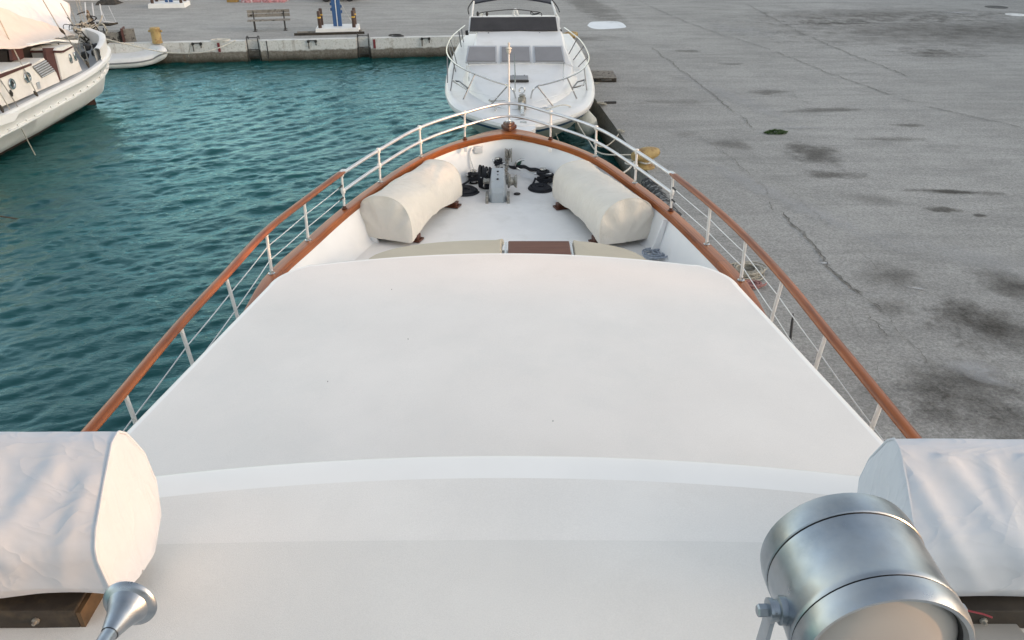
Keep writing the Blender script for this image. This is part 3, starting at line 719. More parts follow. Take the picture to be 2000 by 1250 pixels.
# cable box and hose by the left cap rail
p = PY(935, 292, 14.25); mb = MB(); mb.box(p, (.16, .1, .12), bev=.015); jbx = mb.build('junction_box', m_gel, boat)
mb = MB(); q_ = PY(922, 290, 14.2)
mb.tube(cat_rom([p + Vector((-.06, 0, 0)), q_, PY(918, 305, 14.12), PY(926, 330, 14.05)], 6), .017, 8); mb.build('cable', m_gel, jbx)
for px, py in ((910, 292), (1074, 293)):
    p = PY(px, py, 14.0); mb = MB(); mb.box(p, (.06, .08, .07), bev=.01); mb.build('bracket', m_gel, boat)
wz = dz(13.2) + .03
wc = P(972, 398, dz(13) + .02)
def wsec(y, w0, w1, z0, z1): return [Vector((wc.x - w0, wc.y + y, z0)), Vector((wc.x + w0, wc.y + y, z0)), Vector((wc.x + w0, wc.y + y, (z0 + z1) / 2)), Vector((wc.x + w1, wc.y + y, z1)), Vector((wc.x - w1, wc.y + y, z1)), Vector((wc.x - w0, wc.y + y, (z0 + z1) / 2))]
mb = MB(); z0 = wz
mb.loft([wsec(0, .10, .09, z0, z0 + .18), wsec(.05, .145, .11, z0, z0 + .26), wsec(.30, .155, .115, z0, z0 + .40), wsec(.62, .15, .11, z0, z0 + .44), wsec(.66, .13, .09, z0, z0 + .40)], True, True, True, smooth=False)
wl_ = mb.build('windlass', m_winch, boat)
mb = MB()
for k in range(3): mb.lathe([(.02, 0), (.022, .012), (.012, .02)], wc + Vector((0, .22 + .12 * k, z0 - wc.z + .36 + .03 * k)), n=10)
mb.build('fitting', m_iron, wl_)
for sx in (-1, 1):
    mb = MB(); mb.box(wc + Vector((sx * .19, .1, z0 - wc.z + .06)), (.05, .26, .16), bev=.01); build_each(mb, 'foot', m_chain, wl_)
mb = MB(); dc = wc + Vector((0, .47, z0 - wc.z + .24))
mb.lathe([(.06, .15), (.06, .17), (.12, .18), (.13, .20), (.08, .23), (.07, .28), (.11, .31), (.12, .34), (.05, .35)], dc, (1, 0, 0), n=20); mb.build('gypsy_drum', m_chain, wl_)
mb = MB(); mb.lathe([(.05, .15), (.05, .17), (.045, .22), (.06, .25), (.06, .26), (.02, .27)], dc, (-1, 0, 0), n=20); mb.build('warping_drum', m_chain, wl_)
# chain: interlocking links from the gypsy up to the bow fairlead
mb = MB(); cpts = resample(cat_rom([dc + Vector((.19, .12, -.02)), dc + Vector((.19, .3, .02)), PY(987, 345, 13.95), PY(990, 325, 14.22), PY(992, 304, 14.36)], 8), 30)
for i in range(29):
    a, b = cpts[i], cpts[i+1]; t = (b - a).normalized(); u = t.cross(Vector((1, 0, 0))).normalized() if i % 2 else Vector((1, 0, 0)); c = (a + b) / 2; Ln = (b - a).length * .78
    mb.tube([c + t * Ln * math.cos(k * math.pi / 5) + u * .03 * math.sin(k * math.pi / 5) for k in range(10)], .011, 6, closed=True)
mb.build('anchor_chain', m_chain, wl_)
c = PY(993, 300, 14.36); mb = MB(); mb.lathe([(.02, -.05), (.09, -.04), (.09, -.02), (.05, 0), (.09, .02), (.09, .04), (.02, .05)], c, (1, 0, 0), n=18)
for sx in (-.06, .06): mb.box(c + Vector((sx, 0, -.03)), (.014, .16, .22))
mb.build('chain_roller', m_chain, boat)
# deck filler cap, deck seams
p = P(1010, 379, dz(13.3) + .045); mb = MB(); mb.lathe([(.06, 0), (.06, .012), (.03, .018)], p, n=16); mb.build('filler_cap', m_iron, boat)
# mooring posts (bitts) with black lines
def bitt(px, py, h_, lean=0):
    p = P(px, py, dz(13.7) + .02); mb = MB()
    mb.lathe([(.10, 0), (.10, .015), (.05, .03), (.045, h_ - .04), (.065, h_ - .02), (.06, h_), (.02, h_ + .01)], p, n=16)
    mb.tube([p + Vector((-.16, 0, h_ * .62)), p + Vector((.16, 0, h_ * .62))], .018, 8)
    mb.build('mooring_bitt', m_chrome, boat); return p
b1 = bitt(925, 358, .26); b2 = bitt(951, 368, .34); b3 = bitt(972, 340, .34); b4 = bitt(1060, 358, .30)
RG = 'black mooring ropes on the foredeck'
def wraps(p, r, n_, z0, z1, seed): return [Vector((p.x + (r + .012 * math.sin(i * 1.7 + seed)) * math.cos(i * .52), p.y + (r + .012 * math.cos(i * 1.3)) * math.sin(i * .52), p.z + z0 + (z1 - z0) * (.5 - .5 * math.cos(i / n_ * math.pi * 3)))) for i in range(n_)]
def rope(pts, r, mat, label, group, cat='rope', name='rope_coil', n=7):
    mb = MB()
    if pts and isinstance(pts[0], list):
        for q_ in pts: mb.tube(q_, r, n)
    else: mb.tube(pts, r, n)
    o = mb.build(name, mat); return tag(o, label, cat, group)
pc = P(908, 374, dz(13.4) + .03)
rope([coil(pc, .05, .25, 6, .01, .006, 3, 26), coil(pc + Vector((0, 0, .035)), .08, .22, 4, .01, .006, 4, 26)], .022, m_black_rope, 'flat black rope coil on deck half hidden by the left cream cover', RG)
pc2 = P(1055, 369, dz(13.5) + .03)
rope([coil(pc2, .04, .23, 6, .01, .005, 5, 26), coil(pc2 + Vector((0, 0, .035)), .05, .2, 4, .01, .005, 6, 26)], .022, m_black_rope, 'flat black rope coil on deck beside the right cream cover', RG)
rope([wraps(b1, .085, 60, .06, .20, 1), wraps(b1 + Vector((.05, .02, 0)), .10, 40, .05, .16, 2), sag(b1 + Vector((-.05, -.05, .1)), b1 + Vector((-.3, -.2, .02)), .03, 8)], .02, m_black_rope, 'black rope wrapped around the small cleat nearest the left cream cover', RG, name='mooring_rope')
hk = []
for k in range(7):
    x = b2.x - .12 + .04 * k; hk.append([Vector((x + .02*math.sin(k*2+t), b2.y - .02 + .10 * math.sin(t), b2.z + .24 + .20 * math.cos(t) - .01 * k)) for t in [j * .4 for j in range(16)]])
rope(hk, .023, m_black_rope, 'thick hanging hank of black rope on the bitt left of the grey windlass', RG, name='mooring_rope')
e = PY(1022, 324, 14.36)
rope([wraps(b3, .08, 50, .12, .30, 4), cat_rom([b3 + Vector((.06, .05, .24)), (b3 + e) / 2 + Vector((0, .02, .06)), e, e + Vector((.12, -.1, -.02)), b4 + Vector((-.12, .12, .24)), b4 + Vector((.02, .05, .2))], 6),
      cat_rom([b3 + Vector((-.22, -.12, .02)), b3 + Vector((.05, .07, .22)), (b3 + e) / 2 + Vector((.05, .05, .02)), e + Vector((.02, 0, -.03)), e + Vector((.14, -.12, -.05)), b4 + Vector((-.05, .14, .2)), b4 + Vector((.07, .07, .16))], 6)], .021, m_black_rope, 'black rope running from behind the windlass through the bow opening to the right bitt', RG, name='mooring_rope')
rope([wraps(b4, .10, 70, .06, .24, 6), wraps(b4 + Vector((.08, -.03, 0)), .11, 60, .05, .20, 7), sag(b4 + Vector((-.14, 0, .1)), pc2 + Vector((-.18, .05, .03)), .03, 8)], .021, m_black_rope, 'thick black rope figure wrapped around the right bitt above the flat coil', RG, name='mooring_rope')
# pale line bundle on deck at right
pc3 = P(1278, 500, dz(10) + .05)
rope([coil(pc3, .05, .19, 5, .07, .035, 11, 18), coil(pc3 + Vector((.1, .03, 0)), .04, .14, 4, .06, .03, 12, 18)], .014, M('blue_grey_rope', (.30, .34, .40), .85, var=.3, vscale=30, bs=.5, bscale=140, bd=.004), 'small blue grey rope bundle on deck beside the right cushion end', None)
# cleat by left bulwark
p = P(690, 492, dz(10) + .03); mb = MB(); mb.tube([p + Vector((-.05, -.12, .07)), p + Vector((0, 0, .085)), p + Vector((.05, .12, .07))], [.012, .02, .012], 8)
for s_ in (-.04, .04): mb.tube([p + Vector((s_ * .4, s_, 0)), p + Vector((s_ * .4, s_, .075))], .016, 8)
mb.build('deck_cleat', m_chrome, boat)
# boathook pole standing outside the right lifelines
pa = P(1549, 612, 2.62); pa = Vector((3.02, pa.y, 0)); pp = PX(1549, 612, 3.02); pq = PX(1543, 668, 2.98)
d = (pq - pp).normalized(); mb = MB(); mb.tube([pp, pp + d * .10, pq + d * .75], [.006, .014, .014], 8)
tag(mb.build('boathook'), 'thin black pole standing by the right lifelines of the yacht', 'pole') if False else tag(mb.build('boathook', m_black), 'thin black pole standing by the right lifelines of the yacht', 'pole')

# ------------------------------------------------------------------ canvas-covered rafts on the foredeck
def wr(p, a, s=3.0, sd=0.0):
    q_ = Vector(p) * s + Vector((sd, sd * 1.7, sd * .3)); return a * (mn.noise(q_) + .5 * mn.noise(q_ * 2.3))
def raft(c0, ax, Ln, w, z0, h_, sd, label):
    t = Vector((*ax, 0)).normalized(); u = Vector((t.y, -t.x, 0)); c0 = Vector((*c0, 0))
    root = thing('covered_raft', (c0.x, c0.y, z0 - .1), label, 'boat cover', 'cream canvas covered rafts on the foredeck')
    prof = [(-.515, 0), (-.525, .2), (-.515, .48), (-.475, .68), (-.39, .85), (-.25, .955), (-.09, 1.0), (.06, 1.0), (.22, .955), (.37, .84), (.46, .66), (.51, .46), (.525, .2), (.51, 0)]
    dense = resample(cat_rom([Vector((a, b, 0)) for a, b in prof], 6), 48)
    inner = -1 if u.x * c0.x > 0 else 1     # side of the raft that faces the centreline
    rings = []
    for i in range(46):
        s_ = i / 45; row = []
        for q_ in dense:
            taper = 1 - .10 * s_
            a, b = q_.x * taper, q_.y
            hem = z0 + .10 * math.sin(math.pi * min(1, s_ * 1.15)) ** 1.4 * (.25 + .75 * max(0, inner * q_.x * 2)) + .05 * s_
            z = hem + (z0 + h_ * (1 - .05 * s_) - hem) * b
            p = c0 + t * (Ln * s_) + u * (a * w) + Vector((0, 0, z))
            bulge = wr(p, .020, 2.2, sd) + wr(p, .008, 6, sd) * (.4 + .6 * (1 - b)) - .018 * math.sin(math.pi * s_ * 2) ** 2 * b
            nrm = (u * q_.x * 1.2 + Vector((0, 0, b - .35))).normalized(); row.append(p + nrm * bulge)
        rings.append(row)
    mb = MB(); mb.loft(rings, False)
    for ring_, sg in ((rings[0], -1), (rings[-1], 1)):
        base = [Vector(p) for p in ring_]; cc = (base[0] + base[-1]) / 2; rr = [base]
        for k, (s_, off) in enumerate(((.975, .014), (.92, .022), (.72, .032), (.45, .038), (.2, .04), (.02, .04))):
            row = []
            for p in base:
                q_ = cc + (p - cc) * s_
                fold = .030 * math.sin(math.atan2(p.z - cc.z, (p - cc).dot(u)) * 11 + sd) * math.exp(-((s_ - .8) / .22) ** 2) * (1 if p.z > cc.z + .35 else .25)
                row.append(q_ + t * sg * (off + fold + wr(q_, .02, 3.2, sd + 3)))
            rr.append(row)
        mb.loft(rr, False)
        # close the open hem side of the end
    cv = mb.build('cover', m_cream, root, 70)
    mb = MB()
    for ring_, sg in ((rings[0], -1), (rings[-1], 1)): mb.tube([p + t * sg * .006 for p in ring_], .007, 6)
    build_each(mb, 'seam_piping', m_cream, cv)
    zb = dz(c0.y) + .03
    for s_ in (.12, .86):
        mb = MB(); c = c0 + t * Ln * s_
        mb.box(c + Vector((0, 0, z0 - .02)), (w * 1.02, .14, .10), rz=math.atan2(u.y, u.x), bev=.01)
        for k in (-.44, .44): 
            zd = dz(c.y) + .03
            mb.box(c + u * (k * w) + Vector((0, 0, (zd + z0) / 2 + .02)), (.14, .12, z0 - zd + .04), rz=math.atan2(u.y, u.x), bev=.008)
            mb.box(c + u * (k * w) + Vector((0, 0, zd + .015)), (.22, .18, .03), rz=math.atan2(u.y, u.x), bev=.006)
        mb.build('cradle', m_wood_dark, root)
    # canister under the cover
    mb = MB(); mb.tube([c0 + t * .12 + Vector((0, 0, z0 + h_ * .45)), c0 + t * (Ln - .12) + Vector((0, 0, z0 + h_ * .45))], h_ * .36, 16); mb.build('raft_canister', m_gel, root)
raft((-1.99, 11.22), (.70, 1.93), 2.06, .88, 1.46, .70, 1.0, 'cream canvas covered raft on the left side of the foredeck with sunlight on it')
raft((1.80, 11.12), (-.66, 1.93), 2.08, .90, 1.46, .70, 5.0, 'cream canvas covered raft on the right side of the foredeck in shade')

# ------------------------------------------------------------------ white covered rafts on the wheelhouse roof
def top_cover(sg, x0, sd, label):
    root = thing('covered_raft', (sg * (x0 + .7), 2.5, 3.5), label, 'boat cover', 'white covered rafts on the wheelhouse roof')
    prof = [(2.60, 3.60), (2.73, 3.70), (2.775, 3.88), (2.745, 4.06), (2.66, 4.235), (2.61, 4.285), (2.55, 4.275), (2.275, 4.045), (2.235, 3.985), (2.225, 3.93), (2.24, 3.74), (2.29, 3.655)]
    if sg > 0: prof = [(y + .03, z - .06 if z > 3.9 else z - .03) for y, z in prof]
    dense = resample([Vector((0, y, z)) for y, z in prof], 90)
    folds = [(1.70, 4.12, 1.98, 3.72, .035, .020), (1.82, 4.20, 2.20, 3.80, .04, .022), (2.02, 4.18, 2.14, 3.76, .035, .018), (2.18, 4.18, 2.52, 3.78, .045, .022), (2.30, 4.10, 2.34, 3.70, .03, .014), (2.5, 4.2, 2.8, 3.8, .05, .02), (2.7, 4.15, 2.75, 3.75, .04, .015)] if sg > 0 else \
            [(1.74, 4.16, 1.86, 3.80, .04, .014), (1.90, 4.20, 2.24, 3.84, .05, .020), (2.14, 4.18, 2.02, 3.86, .035, .012), (2.22, 4.20, 2.50, 3.74, .05, .018), (2.02, 3.92, 2.36, 3.72, .045, .012), (2.5, 4.2, 2.75, 3.8, .05, .02)]
    rings = []; cc = Vector((0, 2.48, 3.9))
    for i in range(60):
        s_ = i / 59; x = x0 + 1.45 * s_; row = []
        for q_ in dense:
            p = Vector((sg * x, q_.y, q_.z)); nrm = Vector((0, q_.y - cc.y, q_.z - cc.z)).normalized()
            low = max(0, 1 - (q_.z - 3.62) / .3); d_ = 0
            if q_.y < 2.56:
                for ax_, az_, bx_, bz_, w_, am in folds:
                    ex, ez = bx_ - ax_, bz_ - az_; t = max(0, min(1, ((x - ax_) * ex + (q_.z - az_) * ez) / (ex * ex + ez * ez)))
                    dd = math.hypot(x - ax_ - t * ex, q_.z - az_ - t * ez); d_ += am * math.exp(-(dd / w_) ** 2) * (1 - .6 * t)
            row.append(p + nrm * (d_ + wr(p, .007, 2.5, sd) + low * .010 * math.sin(x * 8 + sd)) + Vector((0, 0, -low * .05 * s_ + low * .012 * math.sin(x * 5 + sd * 2))))
        rings.append(row)
    mb = MB(); mb.loft(rings, False)
    for ring_, s2 in ((rings[0], -1), (rings[-1], 1)):
        base = [Vector(p) for p in ring_]; rr = [base]; c2 = (base[0] + base[-1]) / 2
        for s_, off in ((.985, .010), (.94, .016), (.7, .02), (.45, .022), (.2, .022), (.02, .022)):
            rr.append([c2 + (p - c2) * s_ + Vector((sg * s2 * (off + wr(p * s_, .008, 3, sd + 2)), 0, 0)) for p in base])
        mb.loft(rr, False)
    cv = mb.build('cover', m_white_cloth, root, 75)
    mb = MB()
    mb.tube([p + Vector((-sg * .006, 0, 0)) for p in rings[0]], .006, 6); mb.build('seam_piping', m_white_cloth, cv)
    zr = 3.46
    for xx in (x0 + .50, x0 + 1.15):
        mb = MB(); mb.box((sg * (xx), 2.46, 3.535), (.60, .40, .11), bev=.008); cr = mb.build('cradle', m_bracket, root)
        mb = MB(); mb.box((sg * (xx - .312), 2.46, 3.53), (.02, .40, .10)); mb.build('edge_board', m_rawwood, cr)
        mb = MB()
        for dx in (-.12, .12): mb.lathe([(.016, 0), (.016, .012), (.008, .014), (.008, .028)], Vector((sg * xx + dx, 2.262, 3.535)), (0, -1, 0), n=8)
        build_each(mb, 'bolt', m_chain, cr)
top_cover(-1, 1.68, 2.0, 'white covered raft at the bottom left corner with sunlit end')
top_cover(1, 1.66, 6.0, 'white covered raft at the right edge behind the searchlight')

# ------------------------------------------------------------------ searchlight, horn on the wheelhouse roof
sx, sz, y0, y1, SR = .642, 5.155, .862, 1.09, .150
ax = Vector((0, 1, 0)); o = Vector((sx, y0, sz))
mb = MB()
mb.lathe([(SR * .87, .012), (SR * .90, 0), (SR * .95, -.002), (SR * .985, .008), (SR, .020), (SR, .040)], o, ax, n=64, cap=False)
mb.lathe([(SR * .992, .044), (SR * 1.0, .046), (SR * 1.003, .054), (SR * .992, .060), (SR * .985, .10), (SR * .985, .178), (SR * .993, .186)], o, ax, n=64, cap=False)
mb.lathe([(SR * .993, .190), (SR * 1.006, .192), (SR * 1.006, .225), (SR * .985, .243), (SR * .9, .256), (SR * .6, .262)], o, ax, n=64, cap=False)
slt = mb.build('searchlight', m_dull, boat, 30)
mb = MB(); mb.lathe([(SR * .87, .0115), (SR * .86, .03), (SR * .85, .030)], o, ax, n=64, cap=False)
mb.lathe([(SR * .99, .0395), (SR * .968, .041), (SR * .968, .043), (SR * .99, .0445)], o, ax, n=64, cap=False)
mb.lathe([(SR * .99, .1855), (SR * .968, .187), (SR * .968, .189), (SR * .99, .1905)], o, ax, n=64, cap=False)
mb.build('groove', m_groove, slt)
mb = MB(); mb.lathe([(SR * .855, .024), (SR * .80, .016), (SR * .5, .006), (SR * .25, .001), (.001, 0)], o, ax, n=48, cap=False); mb.build('rear_cover', m_lens, slt)
for sg in (-1, 1):
    tpos = Vector((sx + sg * SR * (1 if sg < 0 else .90), y0 + .095, sz + .0))
    mb = MB(); mb.lathe([(.026, -.006), (.026, .008), (.020, .011), (.020, .020), (.0225, .021), (.0225, .027), (.012, .029)], tpos, (sg, 0, 0), n=20)
    mb.lathe([(.0125, .029), (.0125, .044), (.009, .047)], tpos, (sg, 0, 0), n=6); mb.build('trunnion_bolt', m_dull, slt)
    mb = MB(); rr = []
    path = cat_rom([tpos + Vector((sg * .020, 0, .014)), tpos + Vector((sg * .022, 0, -.05)), tpos + Vector((sg * .020, 0, -.16)), tpos + Vector((-sg * .03, 0, -.25)), Vector((sx, tpos.y, sz - SR - .13))], 6)
    rr = [[p + Vector((a * .004, b * .017, 0)) for a, b in ((-1, -1), (1, -1), (1, 1), (-1, 1))] for p in path]
    mb.loft(rr, True, True, True); mb.build('yoke', m_dull, slt)
mb = MB(); mb.tube([Vector((sx, y0 + .095, sz - SR - .12)), Vector((sx, y0 + .095, 3.5))], .03, 14); mb.lathe([(.09, 0), (.09, .015), (.04, .03)], Vector((sx, y0 + .095, 3.49)), n=20); mb.build('pedestal', m_dull, slt)

hc = PY(253, 1180, 1.96); mb = MB()
prof = [(.025, -.62), (.026, -.40), (.027, -.20), (.028, -.085), (.031, -.056), (.038, -.040), (.050, -.029), (.068, -.018), (.086, -.008), (.098, .0), (.099, .006), (.096, .007), (.090, .002), (.074, -.014), (.05, -.07), (.03, -.15)]
hax = (0, math.cos(R(9)), -math.sin(R(9))); mb.lathe(prof, hc, hax, n=48, cap=False); hn = mb.build('horn', m_dull, boat, 50)
mb = MB(); mb.lathe([(.0275, -.268), (.031, -.264), (.031, -.236), (.028, -.232)], hc, hax, n=28, cap=False); mb.build('collar', m_dull, hn)
mb = MB(); mb.box(hc + Vector((0, -.5, -.21)), (.05, .09, .56), bev=.008); mb.build('mount', m_dull, hn)
# wire and pale panel at right
p0 = PX(1888, 1192, 1.9); rope([cat_rom([PX(1888, 1192, 1.88), PX(1905, 1196, 1.9), PX(1922, 1200, 1.92), PX(1938, 1206, 1.94)], 5)], .004, M('red_wire', (.30, .03, .04), .5), 'thin red wire on the roof below the right white cover', None, 'wire', 'wire')
c = P(1925, 1235, 3.5); mb = MB(); mb.box((c.x + .02, c.y - .02, 3.485), (.28, .34, .05), rz=.12, bev=.01); tb = mb.build('roof_plate', m_lens, boat)

# ------------------------------------------------------------------ WHITE MOTOR CRUISER moored ahead
cx = .22
m_cru = M('cruiser_gelcoat', (.66, .665, .675), .36, var=.04, vscale=1.2, coat=.12, dirt=(.55, .545, .52), dscale=1.6, dlo=.52, dhi=.85)
m_rail = M('dull_rail_steel', (.24, .24, .245), .38, metal=.9)
cr = thing('motor_cruiser', (cx, 24, 0), 'white motor cruiser with grey windows and dark screen moored ahead of the bow', 'boat')
half = [(0, 17.66), (.32, 17.76), (.62, 18.0), (1.2, 18.68), (1.68, 19.6), (1.98, 21.1), (2.12, 23), (2.16, 25.5), (2.1, 28.5), (1.95, 30.5)]
gun = resample(cat_rom([Vector((x, y, 0)) for x, y in half], 8), 60)
GZ = lambda y: 1.48 + .10 * max(0, (22 - y) / 4.4)
full = [Vector((-p.x, p.y, GZ(p.y))) for p in gun[::-1]] + [Vector((p.x, p.y, GZ(p.y))) for p in gun[1:]]
fn = [-v for v in normals(full)]; full = [p + Vector((cx, 0, 0)) for p in full]
def hullrings(secs):
    out = []
    for p, nn in zip(full, fn):
        d = max(0, (22.5 - p.y) / 4.8); row = []
        for off, z in secs:
            inw = off * (1 + .55 * d)
            q_ = p - nn * inw
            if d > 0: q_.y += off * 1.5 * d
            row.append(Vector((q_.x, q_.y, p.z + z)))
        out.append(row)
    return out
mb = MB(); mb.loft(hullrings([(.05, -.31), (.34, -.75), (.72, -1.2), (1.0, -1.5), (1.25, -1.9)]), False); mb.build('hull', M('pale_cruiser_hull', (.62, .63, .58), .35, var=.04, dirt=(.5, .5, .42), dscale=1.5, coat=.3), cr)
mb = MB(); mb.loft(hullrings([(.03, -.22), (.03, -.24), (.05, -.31)]), False); mb.build('hull_stripe', m_blue, cr)
mb = MB(); mb.loft(hullrings([(.14, .015), (.06, .02), (.01, .0), (-.03, -.05), (-.035, -.12), (-.01, -.2), (.03, -.22)]), False); mb.build('gunwale', m_cru, cr)
mb = MB(); hN = len(full) // 2; rows = []
for i in range(hN + 0):
    a, b = full[i] - fn[i] * .13, full[-1-i] - fn[-1-i] * .13; rows.append([a.lerp(b, k/8) + Vector((0, 0, .012 + .03 * math.sin(math.pi*k/8))) for k in range(9)])
mb.loft(rows, False); mb.build('deck', m_cru, cr)
# cabin heights from the photo at fixed distances
zwb, zwt, zsb, zst = PY(1005, 124, 22.6).z, PY(1005, 92, 23.25).z, PY(1004, 62, 24.45).z, PY(1004, 35, 24.85).z
# foredeck trunk
mb = MB(); rows = []
for y, hw_, zt in ((18.75, .30, 1.60), (19.0, .55, 1.64), (19.6, .85, 1.69), (20.6, 1.18, 1.74), (21.6, 1.36, 1.79), (22.6, 1.47, zwb - .04)):
    zb = 1.50
    rows.append([Vector((cx + a * hw_, y, z)) for a, z in ((-1.12, zb), (-1.02, zt - .05), (-.93, zt), (-.4, zt + .025), (0, zt + .03), (.4, zt + .025), (.93, zt), (1.02, zt - .05), (1.12, zb))])
mb.loft(rows, False, True, False); mb.build('fore_trunk', m_cru, cr)
# main cabin
def csec(y, wb, wt, zt): return [Vector((cx + a, y, z)) for a, z in ((-wb, 1.5), (-wb, 1.7), (-wt - .03, zt - .06), (-wt + .04, zt), (0, zt + .03), (wt - .04, zt), (wt + .03, zt - .06), (wb, 1.7), (wb, 1.5))]
mb = MB(); mb.loft([csec(22.58, 1.52, 1.50, zwb - .02), csec(23.27, 1.50, 1.30, zwt + .05), csec(23.9, 1.5, 1.30, (zwt + zsb) / 2 + .05), csec(24.45, 1.5, 1.28, zsb), csec(28.2, 1.5, 1.28, zsb - .05)], False, True, True); mb.build('cabin', m_cru, cr, 30)
def panel(pxs, ya, yb_, d, name, mat, par, nx=1):
    """sheet between a lower and an upper photo edge, at distances ya / yb_, with thickness"""
    (l0, l1), (u0, u1) = pxs
    a, b = PY(*l0, ya), PY(*l1, ya); c_, e_ = PY(*u0, yb_), PY(*u1, yb_)
    nn = (b - a).cross(c_ - a).normalized(); 
    if nn.y > 0: nn = -nn
    mb = MB(); mb.loft([[a, b, e_, c_], [a + nn * d, b + nn * d, e_ + nn * d, c_ + nn * d]], True, True, True, smooth=False)
    return mb.build(name, mat, par)
for x0, x1, u0, u1 in ((909, 971, 914, 970), (977, 1038, 977, 1036), (1043, 1104, 1041, 1098)):
    fr = panel((((x0, 124), (x1, 124)), ((u0, 92), (u1, 92))), 22.585, 23.235, .05, 'window_frame', m_alu, cr)
    panel((((x0 + 3, 122), (x1 - 3, 122)), ((u0 + 3, 95), (u1 - 3, 95))), 22.585, 23.165, .058, 'pane', m_glasscov, fr)
sfr = panel((((914.5, 64), (1092, 64)), ((917, 33), (1087, 33))), 24.44, 24.86, .03, 'screen_frame', m_cru, cr)
panel((((917.5, 62), (1089, 61)), ((920, 36), (1085, 35))), 24.435, 24.82, .05, 'wind_screen', m_smoke, sfr)
for sg in (-1, 1):
    mb = MB(); x = cx + sg * 1.2
    mb.loft([[Vector((x - .03, 24.5, zsb - .05)), Vector((x - .03, 24.88, zst)), Vector((x - .03, 26.8, zst - .1)), Vector((x - .03, 26.8, zsb - .05))], [Vector((x + .03, 24.5, zsb - .05)), Vector((x + .03, 24.88, zst)), Vector((x + .03, 26.8, zst - .1)), Vector((x + .03, 26.8, zsb - .05))]], True, True, True, smooth=False); mb.build('bridge_coaming', m_cru, cr)
for px in (954, 1054):
    p = PY(px, 66, 24.3); mb = MB(); mb.lathe([(.025, -.03), (.025, .03), (.01, .04)], p, (0, -.6, .8), n=8); mb.build('cabin_fitting', m_iron, cr)
# grab rail, seat and wheel on the fly bridge
mb = MB(); mb.tube(cat_rom([PY(933, 27, 25.2), PY(950, 23, 25.2), PY(1003, 18.5, 25.2), PY(1040, 22, 25.2), PY(1056, 25, 25.2), PY(1058, 33, 25.2)], 6), .012, 8); mb.build('grab_rail', m_iron, cr)
mb = MB(); mb.tube(cat_rom([PY(1003, 34, 25.6), PY(1004, 22, 25.6), PY(1008, 19, 25.6), PY(1012, 34, 25.6)], 5), .04, 10); mb.build('seat_back', m_white, cr)
mb = MB(); mb.tube(cat_rom([PY(1037, 28, 25.3), PY(1037, 22, 25.3), PY(1043, 27, 25.3), PY(1054, 25, 25.3), PY(1047, 28, 25.3), PY(1038, 29, 25.3)], 5), .014, 6); mb.build('steering_wheel', m_black, cr)
for px in (933, 951):
    p = PY(px, 27, 25.1); mb = MB(); mb.lathe([(.03, -.06), (.045, 0), (.03, .05), (.012, .07)], p, n=10); mb.build('instrument', m_iron, cr)
# bimini frame and folded canopy
for (a, b) in (((921, 34), (925, 3)), ((1086, 30), (1078, 3))):
    mb = MB(); A, B_ = PY(*a, 25.3), PY(*b, 25.9); mb.tube([A, B_], .035, 10); mb.build('canopy_post', m_white, cr)
    mb = MB(); mb.tube(cat_rom([A + Vector((-.08 if a[0] < 1000 else .10, 0, .1)), A.lerp(B_, .6) + Vector((-.14 if a[0] < 1000 else .12, 0, 0)), B_ + Vector((0, 0, .05))], 6), .018, 8); mb.build('canopy_strut', m_iron, cr)
A, B_ = PY(922, 3, 25.9), PY(1081, 3, 25.9)
mb = MB(); rows = []
for y in (0, .25, 1.0, 1.8):
    rows.append([Vector((A.x + (B_.x - A.x) * k / 12, 25.85 + y, A.z - .04 + .16 * math.sin(math.pi * k / 12) + .05 * min(y, .5))) for k in range(13)])
rows2 = [[p + Vector((0, 0, -.05)) for p in r_] for r_ in rows]
mb.loft([r_ + s_[::-1] for r_, s_ in zip(rows, rows2)], True, True, True); mb.build('canopy', M('navy_canvas', (.02, .022, .035), .8), cr)
# hatch, wipers, whip mast, windlass gear
mb = MB(); a = P(995, 160, 1.79); b = P(1032, 160, 1.79); c_ = P(1031, 150, 1.81); 
mb.box((a + b) / 2 + Vector((0, .22, .045)), ((b - a).length, .50, .06), bev=.012); hat = mb.build('deck_hatch', M('grey_hatch', (.20, .205, .22), .4), cr)
mb = MB(); mb.box((a + b) / 2 + Vector((0, -.045, .03)), ((b - a).length + .02, .03, .05)); mb.build('hatch_lip', m_iron, hat)
for k in (.2, .8): mb = MB(); mb.lathe([(.02, 0), (.02, .05), (.01, .06)], a.lerp(b, k) + Vector((0, .5, .02)), n=8); mb.build('hinge', m_iron, hat)
p = P(1006, 185, 1.66); mb = MB(); mb.tube([p, p + Vector((0, 0, .5)), p + Vector((-.02, 0, 1.02))], [.018, .014, .006], 8); mb.build('whip_staff', m_chrome, cr)
for px, sg in ((915, 1), (1101, -1)):
    p0, p1 = P(px, 130, 1.84), P(px + sg * 1, 158, 1.80); mb = MB(); mb.tube(cat_rom([p0, p0 + Vector((0, 0, .12)), p1 + Vector((0, 0, .12)), p1], 6), .014, 8); mb.build('grab_handle', m_chrome, cr)
an = P(1020, 215, 1.62)
mb = MB(); mb.box(an + Vector((0, .30, .05)), (.20, .55, .10), bev=.02); mb.lathe([(.10, 0), (.10, .12), (.06, .15), (.09, .18), (.04, .2)], an + Vector((0, .5, .06)), n=16); wg = mb.build('windlass', m_chain, cr)
mb = MB(); mb.tube([an + Vector((0, .75, .30)) + Vector((.07 * math.cos(t), 0, .07 * math.sin(t))) for t in [k * .628 for k in range(10)]], .018, 6, closed=True); mb.tube([an + Vector((0, .55, .1)), an + Vector((0, -.1, .06)), an + Vector((0, -.5, .0))], .05, 8); mb.build('anchor_shank', m_chrome, wg)
mb = MB(); 
